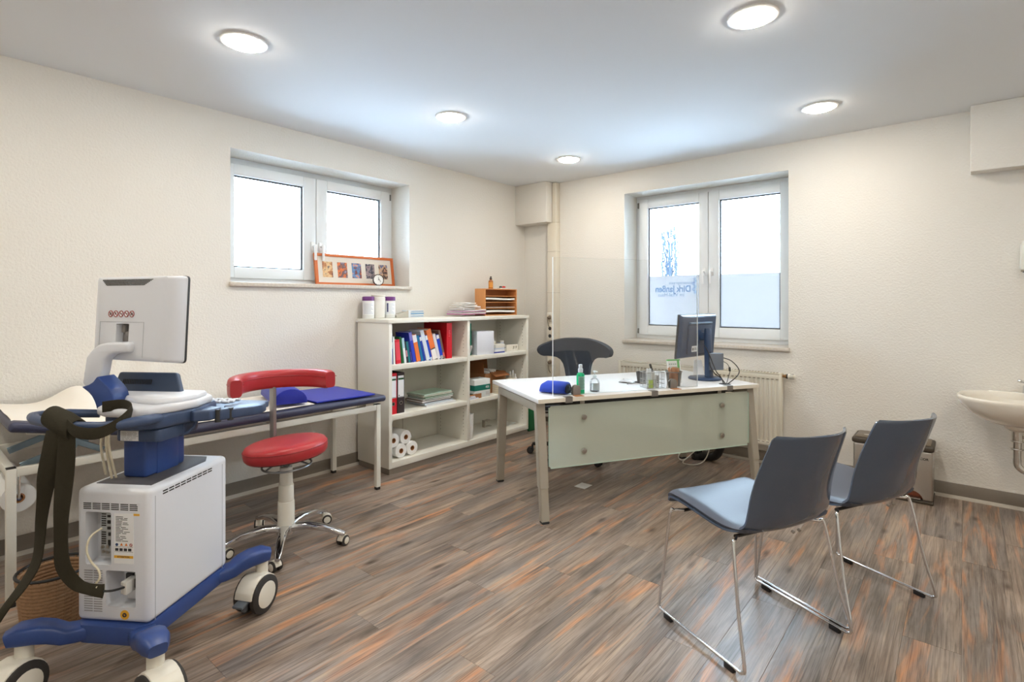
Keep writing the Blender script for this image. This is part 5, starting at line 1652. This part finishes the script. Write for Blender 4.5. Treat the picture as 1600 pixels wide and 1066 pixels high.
# cup of wooden spatulas
cup = dthing('spatula_cup', 'translucent cup with wooden spatulas on the desk', 'cup', 1.095, .15)
MB().lathe([(0, 0), (.043, 0), (.054, .098), (.057, .1), (.054, .101), (.052, .098), (.041, .004), (0, .004)], 30).build('cup_wall', glass_mat('cup_plastic', (.96, .94, .91), .9), cup)
MB().lathe([(.0545, .095), (.058, .098), (.0575, .102), (.0545, .1015)], 30).build('rim', GREYP, cup)
rs2 = random.Random(9)
WOODP = mat('spatula_wood', (206, 142, 96), .7, vary=.2)
proto = None
for k in range(16):
    a = 2 * PI * k / 16
    r = .028 * (1 if k % 2 else .55)
    if proto is None:
        proto = thing('wooden_spatula', 'wooden spatula standing in the translucent cup', 'spatula', (0, 0, 0), 0, 'wooden spatulas in the cup')
        pr_ = [(-.009, 0), (.009, 0), (.009, .115), (.0065, .122), (0, .1245), (-.0065, .122), (-.009, .115)]
        MB().prism(pr_, -.001, .001, .0004, M=PX).build('blade', WOODP, proto)
        q = proto
    else:
        q = dup(proto, (0, 0, 0))
    c = DW(1.095, .15, DZ + .0055)
    q.location = (c[0] + r * math.cos(a), c[1] + r * math.sin(a), c[2])
    q.rotation_euler = (math.radians(7) * math.cos(a + PI / 2) * -1, math.radians(7) * math.sin(a + PI / 2), a + PI / 2)
    q.rotation_euler = (-math.sin(a) * .12, math.cos(a) * .12, a + PI / 2)
o = dthing('appointment_pad', 'white and green card block standing behind the spatula cup', 'card block', 1.19, .255, -6)
M = rot(-10)
b = MB().span((-.05, -.008, 0), (.05, .008, .168), .001); b.bm.transform(M); b.build('block', PAPER, o)
b = MB().span((-.0505, -.0088, .158), (.0505, .0085, .1685)).span((.024, -.0088, .02), (.042, -.0078, .158)); b.bm.transform(M); b.build('green_edge', mat('pad_green', (96, 186, 96), .5), o, smooth=False)
b = MB()
for i in range(4):
    for j in range(5):
        b.span((-.042 + i * .016, -.0088, .04 + j * .022), (-.032 + i * .016, -.0078, .051 + j * .022))
b.bm.transform(M); b.build('print', mat('print_paleg', (160, 180, 168), .6), o, smooth=False)

# monitor on the desk, back towards the camera
mo = thing('desktop_monitor', 'dark blue grey desktop monitor on a round foot on the desk', 'monitor', (2.252, -.662, DZ + .0006), -8)
# local x = back side direction, y = away from camera along the panel
MONC = mat('monitor_shell', (52, 72, 104), .35)
TM = Matrix.Translation((-.02, .0, .325)) @ rot(0, 5)
b = MB().span((-.028, -.265, -.165), (-.012, .265, .165), .004)
b.bm.transform(TM); b.build('front_bezel', BLACK, mo)
b = MB()
t = bmesh.new()
R1 = [t.verts.new((-.012, y_, z_)) for y_, z_ in ((-.263, -.163), (.263, -.163), (.263, .163), (-.263, .163))]
R2 = [t.verts.new((.012, y_, z_)) for y_, z_ in ((-.245, -.15), (.245, -.15), (.245, .15), (-.245, .15))]
for i in range(4):
    t.faces.new((R1[i], R1[(i + 1) % 4], R2[(i + 1) % 4], R2[i]))
t.faces.new(R2); t.faces.new(list(reversed(R1)))
bmesh.ops.recalc_face_normals(t, faces=t.faces)
bmesh.ops.bevel(t, geom=t.edges[:], offset=.004, segments=2, affect='EDGES')
b.take(t); b.span((.01, -.17, -.13), (.026, .17, .092), .006)
b.bm.transform(TM); ms = b.build('shell', MONC, mo)
b = MB().span((.0115, -.16, .094), (.03, .16, .108), .003); b.bm.transform(TM); b.build('handle_ledge', mat('monitor_ledge', (120, 146, 176), .35), ms)
b = MB().span((-.0285, -.25, -.15), (-.0278, .25, .15)); b.bm.transform(TM); b.build('screen', mat('screen_off', (12, 13, 16), .1), mo, smooth=False)
b = MB().span((.0262, -.12, -.115), (.0268, -.04, -.07)); b.bm.transform(TM); b.build('sticker', STK, ms, smooth=False)
b = MB().span((.0266, -.11, -.104), (.0271, -.095, -.085)).span((.0266, -.085, -.10), (.0271, -.05, -.096)).span((.0266, -.085, -.09), (.0271, -.055, -.086)); b.bm.transform(TM); b.build('sticker_print', INKB, ms, smooth=False)
b = MB().span((.026, -.052, -.055), (.034, .052, .05), .003).cyl((.03, 0, .0), (.072, 0, .0), .034, .026, 24, .004); b.bm.transform(TM); b.build('mount', MONC, mo)
MB().tube([(.072, .0, .012), (.070, 0, .1), (.066, 0, .22), (.062, 0, .36), (.06, 0, .385)], .02, 14, flat=[(.024, .034), (.023, .034), (.021, .033), (.018, .031), (.012, .028)]).build('stand_post', MONC, mo)
MB().lathe([(0, 0), (.118, 0), (.122, .003), (.122, .011), (.116, .016), (.03, .02), (0, .02)], 48, M=Matrix.Translation((.04, 0, 0))).build('round_foot', MONC, mo)
pc2 = thing('mini_computer', 'small grey blue mini computer box hung behind the monitor post', 'computer', (2.352, -.655, DZ + .075), -38)
MB().span((-.022, -.05, 0), (.03, .065, .125), .004).build('case', mat('minipc_grey', (108, 116, 128), .4), pc2)
MB().span((-.02, -.0512, .004), (.028, -.0495, .121), .002).build('front_plate', mat('minipc_front', (60, 74, 92), .35), pc2)
MB().span((-.004, -.0522, .07), (.008, -.051, .078)).span((-.004, -.0522, .05), (.008, -.051, .058)).build('usb_port', BLACK, pc2, smooth=False)
MB().cyl((.002, -.0522, .032), (.002, -.0511, .032), .004, n=14).build('power_button', STK, pc2)
MB().span((-.06, -.02, .04), (-.0225, .02, .09), .003).build('clip', DARK, pc2)
hx, hy, hz0 = DW(1.485, .085, DZ)
for k, (pts, lb) in enumerate((([(2.30, -.70, 1.0), (2.345, -.72, .93), (2.375, -.735, .87), (2.41, -.76, .815), (2.455, -.80, .785), (hx - .008, hy, .74)], 'black cable from the monitor back to the desk hole'),
                               ([(2.31, -.665, .99), (2.335, -.68, .95), (2.34, -.70, .90), (2.35, -.72, .85), (2.40, -.76, .80), (2.45, -.79, .78), (hx + .004, hy + .008, .74)], 'second black cable hanging close to the monitor post'),
                               ([(2.40, -.60, .905), (2.46, -.59, .885), (2.52, -.61, .83), (2.525, -.66, .785), (hx + .014, hy + .012, .74)], 'black cable looping out right of the mini computer'),
                               ([(2.40, -.605, .88), (2.435, -.60, .86), (2.46, -.62, .82), (2.47, -.67, .79), (hx + .006, hy + .014, .74)], 'thin black cable with plug right of the mini computer'))):
    o = tag(MB().tube(smooth(pts), .0035 if k < 3 else .0025, 7).build('cable', BLACK), lb, 'cable')
    if k == 3:
        MB().cyl((2.455, -.613, .835), (2.462, -.63, .815), .008, n=12).build('plug', BLACK, o)
o = thing('white_tablet_stand', 'white slanted stand behind the monitor foot', 'stand', DW(1.585, .47, DZ + .0006), 40)
MB().span((-.06, -.045, 0), (.06, .045, .008), .003).build('foot', STK, o)
b = MB().prism([(-.045, 0), (.045, 0), (.03, .12), (-.03, .12)], -.004, .004, .002, M=Matrix.Translation((0, .01, .007)) @ rot(-14) @ PX); b.build('plate', STK, o)

# ================================================================== OFFICE CHAIR
oc = thing('office_chair', 'dark office chair with T shaped backrest behind the desk', 'chair', (1.225, -.885, 0), 20)
# local -y is the sitting direction
TB = [(0, .60, 1.0), (.095, .60, .996), (.104, .66, .995), (.112, .72, .993), (.124, .77, .991), (.145, .805, .987), (.175, .827, .98), (.21, .836, .97), (.25, .84, .955), (.28, .84, .94), (.30, .847, .926), (.312, .862, .912), (.318, .885, .892)]


def tback(u, v):
    # columns from wing tip to wing tip
    f = abs(2 * u - 1) * (len(TB) - 1)
    i = min(int(f), len(TB) - 2)
    q = f - i
    x_, lo, hi = [TB[i][k] + (TB[i + 1][k] - TB[i][k]) * q for k in range(3)]
    x_ = math.copysign(x_, 2 * u - 1)
    z_ = lo + (hi - lo) * v
    return (x_ - .008, .21 + .05 * (1 - (z_ - .6) / .4) - .12 * (x_ / .318) ** 2, z_)


MB().grid(48, 14, tback, .045).build('backrest', FABRIC, oc, ang=70)
MB().tube([(-.008, .262, .64), (-.006, .275, .52), (0, .22, .41), (0, .05, .395)], .02, 12, flat=(.03, .014)).build('back_stem', BLACK, oc)
MB().grid(14, 14, lambda u, v: ((2 * u - 1) * .27 * (1 - .12 * (2 * v - 1) ** 4), -.22 + .44 * v, .492 - .03 * (2 * v - 1) ** 4 - .02 * (2 * u - 1) ** 4), .04).build('seat', FABRIC, oc, ang=60)
LG_ = mat('chair_light_shell', (206, 204, 198), .45)
MB().span((-.262, -.2, .412), (.262, .2, .436), .01).build('seat_shell', LG_, oc)
MB().span((-.25, -.17, .362), (.25, .17, .392), .01).build('mechanism', LG_, oc)
MB().span((-.22, -.15, .392), (.22, .15, .412), .004).build('spacer', BLACK, oc)
MB().cyl((0, 0, .10), (0, 0, .25), .028, n=20).cyl((0, 0, .25), (0, 0, .362), .018, n=18).build('gas_lift', BLACK, oc)
for i in range(5):
    a = math.radians(-106 + 72 * i)
    ca, sa = math.cos(a), math.sin(a)
    MB().tube([(0, 0, .105), (.15 * ca, .15 * sa, .10), (.342 * ca, .342 * sa, .085)], .02, 12, flat=[(.03, .022), (.025, .018), (.018, .012)]).build('base_arm', BLACK, oc)
    caster(oc, .345 * ca, .345 * sa, [30, 70, 10, -40, 100][i], r=.028, w=.02, gap=.012, hood=BLACK, disc=DARK, tire=BLACK, stem=.08)

# ================================================================== VISITOR CHAIRS
vc = thing('visitor_chair', 'nearest slate grey shell chair with padded seat and chrome sled legs', 'chair', (3.1175, -2.39, 0), 64)
prof = [(.232, .452, .222), (.226, .466, .226), (.205, .474, .23), (.12, .474, .236), (.02, .464, .240), (-.07, .455, .241), (-.13, .456, .236), (-.174, .466, .228), (-.209, .496, .222), (-.236, .55, .220), (-.262, .62, .217), (-.294, .70, .211), (-.326, .78, .202), (-.349, .842, .194), (-.355, .858, .180)]


def spline(v):
    f = v * (len(prof) - 1)
    i = min(int(f), len(prof) - 2)
    t_ = f - i
    p0, p1, p2, p3 = prof[max(i - 1, 0)], prof[i], prof[i + 1], prof[min(i + 2, len(prof) - 1)]
    return [.5 * ((2 * p1[k]) + (p2[k] - p0[k]) * t_ + (2 * p0[k] - 5 * p1[k] + 4 * p2[k] - p3[k]) * t_ ** 2 + (3 * p1[k] - p0[k] - 3 * p2[k] + p3[k]) * t_ ** 3) for k in range(3)]


def shell_fn(u, v):
    y, z, hw = spline(v)
    s = 2 * u - 1
    bk = min(1, max(0, (v - .36) / .5)); bk = bk * bk * (3 - 2 * bk)
    bend = max(0, 1 - abs(v - .52) / .22) ** 2
    return (s * hw, y + .078 * s * s * bk, z + (.012 * s ** 4) * (1 - bk) + .016 * bend * s * s)


MB().grid(24, 56, shell_fn, .009).build('shell', SHELL, vc, ang=60)


def cush_fn(u, v):
    f = .03 + .47 * v
    y, z, hw = spline(f)
    s = 2 * u - 1
    e = 1 - max(abs(s), abs(2 * v - 1)) ** 8
    return (s * (hw - .008), y, z + .012 * s ** 4 + .006 + .018 * max(0, e) ** .5)


MB().grid(24, 28, cush_fn, .016).build('seat_cushion', CUSH, vc, ang=70)
for s in (-1, 1):
    pts = smooth([(s * .20, .165, .445), (s * .232, .185, .443), (s * .25, .194, .425), (s * .268, .212, .20), (s * .2815, .224, .05), (s * .283, .221, .025), (s * .283, .19, .0195), (s * .283, 0, .0195), (s * .283, -.19, .0195), (s * .283, -.222, .025), (s * .2815, -.229, .05), (s * .266, -.19, .2), (s * .246, -.148, .425), (s * .225, -.135, .442), (s * .19, -.11, .444)], 5)
    MB().tube(pts, .0062, 10).build('sled_leg', CHROME, vc)
    for y_ in (.165, -.165):
        MB().span((s * .283 - .009, y_ - .022, 0), (s * .283 + .009, y_ + .022, .021), .003).build('glide', BLACK, vc)
for y_ in (.165, -.11):
    MB().tube([(-.2, y_, .4445), (.2, y_, .4445)], .007, 10).build('cross_bar', BLACK, vc)
MB().cyl((-.02, -.2185, .47), (-.02, -.21, .474), .006, n=12).cyl((.012, -.2185, .47), (.012, -.21, .474), .006, n=12).build('screw', STEEL, vc)
vc2 = dup(vc, (3.361, -1.848, 0), 64, 'farther slate grey shell chair, standing next to the waste bin')
for o_ in (vc, vc2):
    o_['group'] = 'visitor chairs in front of the desk'

# ================================================================== WASTE BIN
wb = thing('twin_pedal_bin', 'steel twin pedal waste bin with dark lid by the back wall', 'bin', (3.19, -.292, 0))
BW, BD, BH = .448, .25, .345
DKB = mat('bin_dark', (66, 58, 48), .45)
MB().span((0, 0, 0), (BW, BD, .022), .006).build('base', DKB, wb)
for k in range(2):
    x0 = .004 + k * .2215
    pr_ = [(x0, .02), (x0 + .218, .02)]
    b = MB().span((x0, .004, .0215), (x0 + .2175, BD - .004, BH), .012, seg=4)
    bd = b.build('steel_body', STEEL, wb)
    boolcut(bd, MB().cyl((x0 + .11, -.01, .02), (x0 + .11, .05, .02), .058, n=36))
    MB().prism([(x0 + .11 + .056 * math.cos(a), .0225 + .054 * math.sin(a)) for a in [PI * j / 14 for j in range(15)]], -.048, -.045, M=PX).build('pedal_recess', mat('pedal_brown', (150, 76, 44), .5), bd)
    MB().prism([(x0 + .065, .03), (x0 + .155, .03), (x0 + .155, .036), (x0 + .065, .036)], -.04, .012, .002, M=PX).build('pedal', STEEL, wb)
lid = MB().span((-.004, -.006, BH + .0005), (BW + .004, BD + .004, BH + .036), .012, seg=4).build('lid', DKB, wb)
for k in range(2):
    x0 = .014 + k * .215
    fp = MB().span((x0, .016, BH + .0355), (x0 + .205, BD - .012, BH + .042), .006).build('flap', mat('bin_flap', (104, 92, 76), .3), lid)
    MB().lathe([(0, 0), (.06, 0), (.055, .002), (0, .002)], 28, M=Matrix.Translation((x0 + .1, .10, BH + .0415)) @ Matrix.Diagonal((1, .33, 1, 1))).build('grip', mat('grip_reflection', (206, 204, 198), .3, metal=.6), fp)  # pale oval carries the reflections on the lit handle in its colour
text('WEMCOR', .021, BLACK, 'lettering', wb, Matrix.Translation((.375, .0032, .295)) @ rot(90), bold=.0006, label='black brand lettering')

# ================================================================== WASH BASIN AND DISPENSER
sk = thing('wash_basin', 'white ceramic wash basin on the back wall at the right edge', 'sink', (4.035, 0, 0))


def ring(t, s, z, yc=-.262, cy=None):
    out = []
    for i in range(56):
        a = 2 * PI * i / 56
        x_ = .285 * math.copysign(abs(math.cos(a)) ** .85, math.cos(a)) * s
        y_ = .266 * math.copysign(abs(math.sin(a)) ** .8, math.sin(a)) * s
        out.append(t.verts.new((x_, min(-.001, yc + y_), z)))
    return out


t = bmesh.new()
lv = [(.2, .575), (.34, .582), (.55, .602), (.76, .638), (.91, .682), (.985, .722), (1.0, .738), (.985, .748), (.95, .7495), (.88, .742), (.83, .72), (.74, .675), (.55, .64), (.25, .622), (.08, .62)]
rg = [ring(t, s, z) for s, z in lv]
for a, c in zip(rg, rg[1:]):
    for i in range(56):
        t.faces.new((a[i], a[(i + 1) % 56], c[(i + 1) % 56], c[i]))
t.faces.new(rg[-1]); t.faces.new(list(reversed(rg[0])))
bmesh.ops.recalc_face_normals(t, faces=t.faces)
MB().take(t).span((-.13, -.05, .66), (.13, -.001, .752), .01).build('basin', CERAMIC, sk, ang=60)
MB().lathe([(0, .54), (.035, .54), (.058, .556), (.062, .578), (0, .578)], 28, M=Matrix.Translation((0, -.235, 0))).build('outlet_flange', CERAMIC, sk)
CHP = mat('pipe_chrome', (206, 204, 200), .12, metal=1.0)
b = MB().cyl((0, -.235, .475), (0, -.235, .541), .0265, n=24).cyl((0, -.235, .36), (0, -.235, .48), .0195, n=24)
for z_ in (.478, .43):
    b.cyl((0, -.235, z_ - .004), (0, -.235, z_ + .004), .030, n=24, bev=.002)
b.cyl((.024, -.235, .505), (.05, -.235, .505), .008, n=14)
b.tube(smooth([(0, -.235, .37), (.004, -.235, .33), (.035, -.235, .302), (.075, -.235, .305), (.095, -.235, .34), (.095, -.235, .40), (.095, -.2, .44), (.095, -.02, .445)], 5), .0205, 18)
b.build('trap_pipe', CHP, sk)
MB().cyl((.095, -.03, .445), (.095, -.001, .445), .034, .036, 24).build('wall_rosette', CHP, sk)
b = MB().cyl((.055, -.05, .752), (.055, -.05, .80), .021, .019, 22).tube(smooth([(.055, -.055, .775), (.055, -.10, .80), (.055, -.15, .805), (.055, -.165, .79)]), .011, 14)
b.tube([(.055, -.05, .80), (.05, -.06, .822), (.022, -.11, .832)], .0085, 12)
b.ball((.018, -.115, .833), .012)
b.build('tap', CHROME, sk)
ds = thing('towel_dispenser', 'white dispenser on the back wall cut by the right edge', 'dispenser', (4.058, 0, 1.512))
MB().prism([(0, .04), (.006, .022), (.012, .015), (.21, .015), (.22, .03), (.22, .185), (.2, .2), (.02, .2), (.004, .185)], .001, .10, .006, M=PX).build('housing', mat('dispenser_white', (224, 224, 216), .4), ds)
MB().span((.006, -.09, .006), (.21, -.01, .016), .002).build('outlet', mat('dispenser_grey', (150, 142, 126), .5), ds)
MB().cyl((.02, -.05, .0), (.02, -.05, .007), .008, n=14).build('nozzle', DARK, ds)

# ================================================================== SMALL FLOOR THINGS
o = tag(MB().span((-.044, -.052, .0003), (.044, .052, .0018), .0004).build('floor_paper', PAPER), 'small white square lying on the floor in front of the desk', 'paper')
o.location = (1.695, -1.43, 0)
o = tag(MB().tube(smooth([(2.29, -.32, .60), (2.30, -.31, .35), (2.285, -.30, .16), (2.23, -.275, .06), (2.14, -.25, .036), (2.05, -.25, .034)]), .032, 14).build('cable_duct', mat('duct_black', (24, 26, 32), .45, bump=(60, .5))), 'thick black flexible cable duct under the right end of the desk', 'cable duct')
o = thing('power_strip', 'black power strip on the floor under the right end of the desk', 'power strip', (2.125, -.195, 0), 50)
MB().span((-.12, -.03, 0), (.10, .03, .05), .006).build('housing', BLACK, o)
for k in range(2):
    MB().span((-.09 + k * .07, -.022, .05), (-.045 + k * .07, .022, .085), .005).build('plug', [BLACK, GREYP][k], o)
o = tag(MB().tube(smooth([(2.06, -.275, .07), (2.02, -.34, .02), (2.02, -.43, .004), (2.07, -.46, .004), (2.13, -.42, .004), (2.17, -.36, .03), (2.20, -.33, .12), (2.22, -.31, .34)]), .004, 7).build('white_cable', WIRE), 'thin white cable looping on the floor under the desk', 'cable')
o = tag(MB().tube(smooth([(2.05, -.285, .075), (1.985, -.365, .07), (1.97, -.40, .03), (2.0, -.385, .006), (2.04, -.33, .04)]), .004, 7).build('white_cable', WIRE), 'short white cable loop beside the power strip', 'cable')
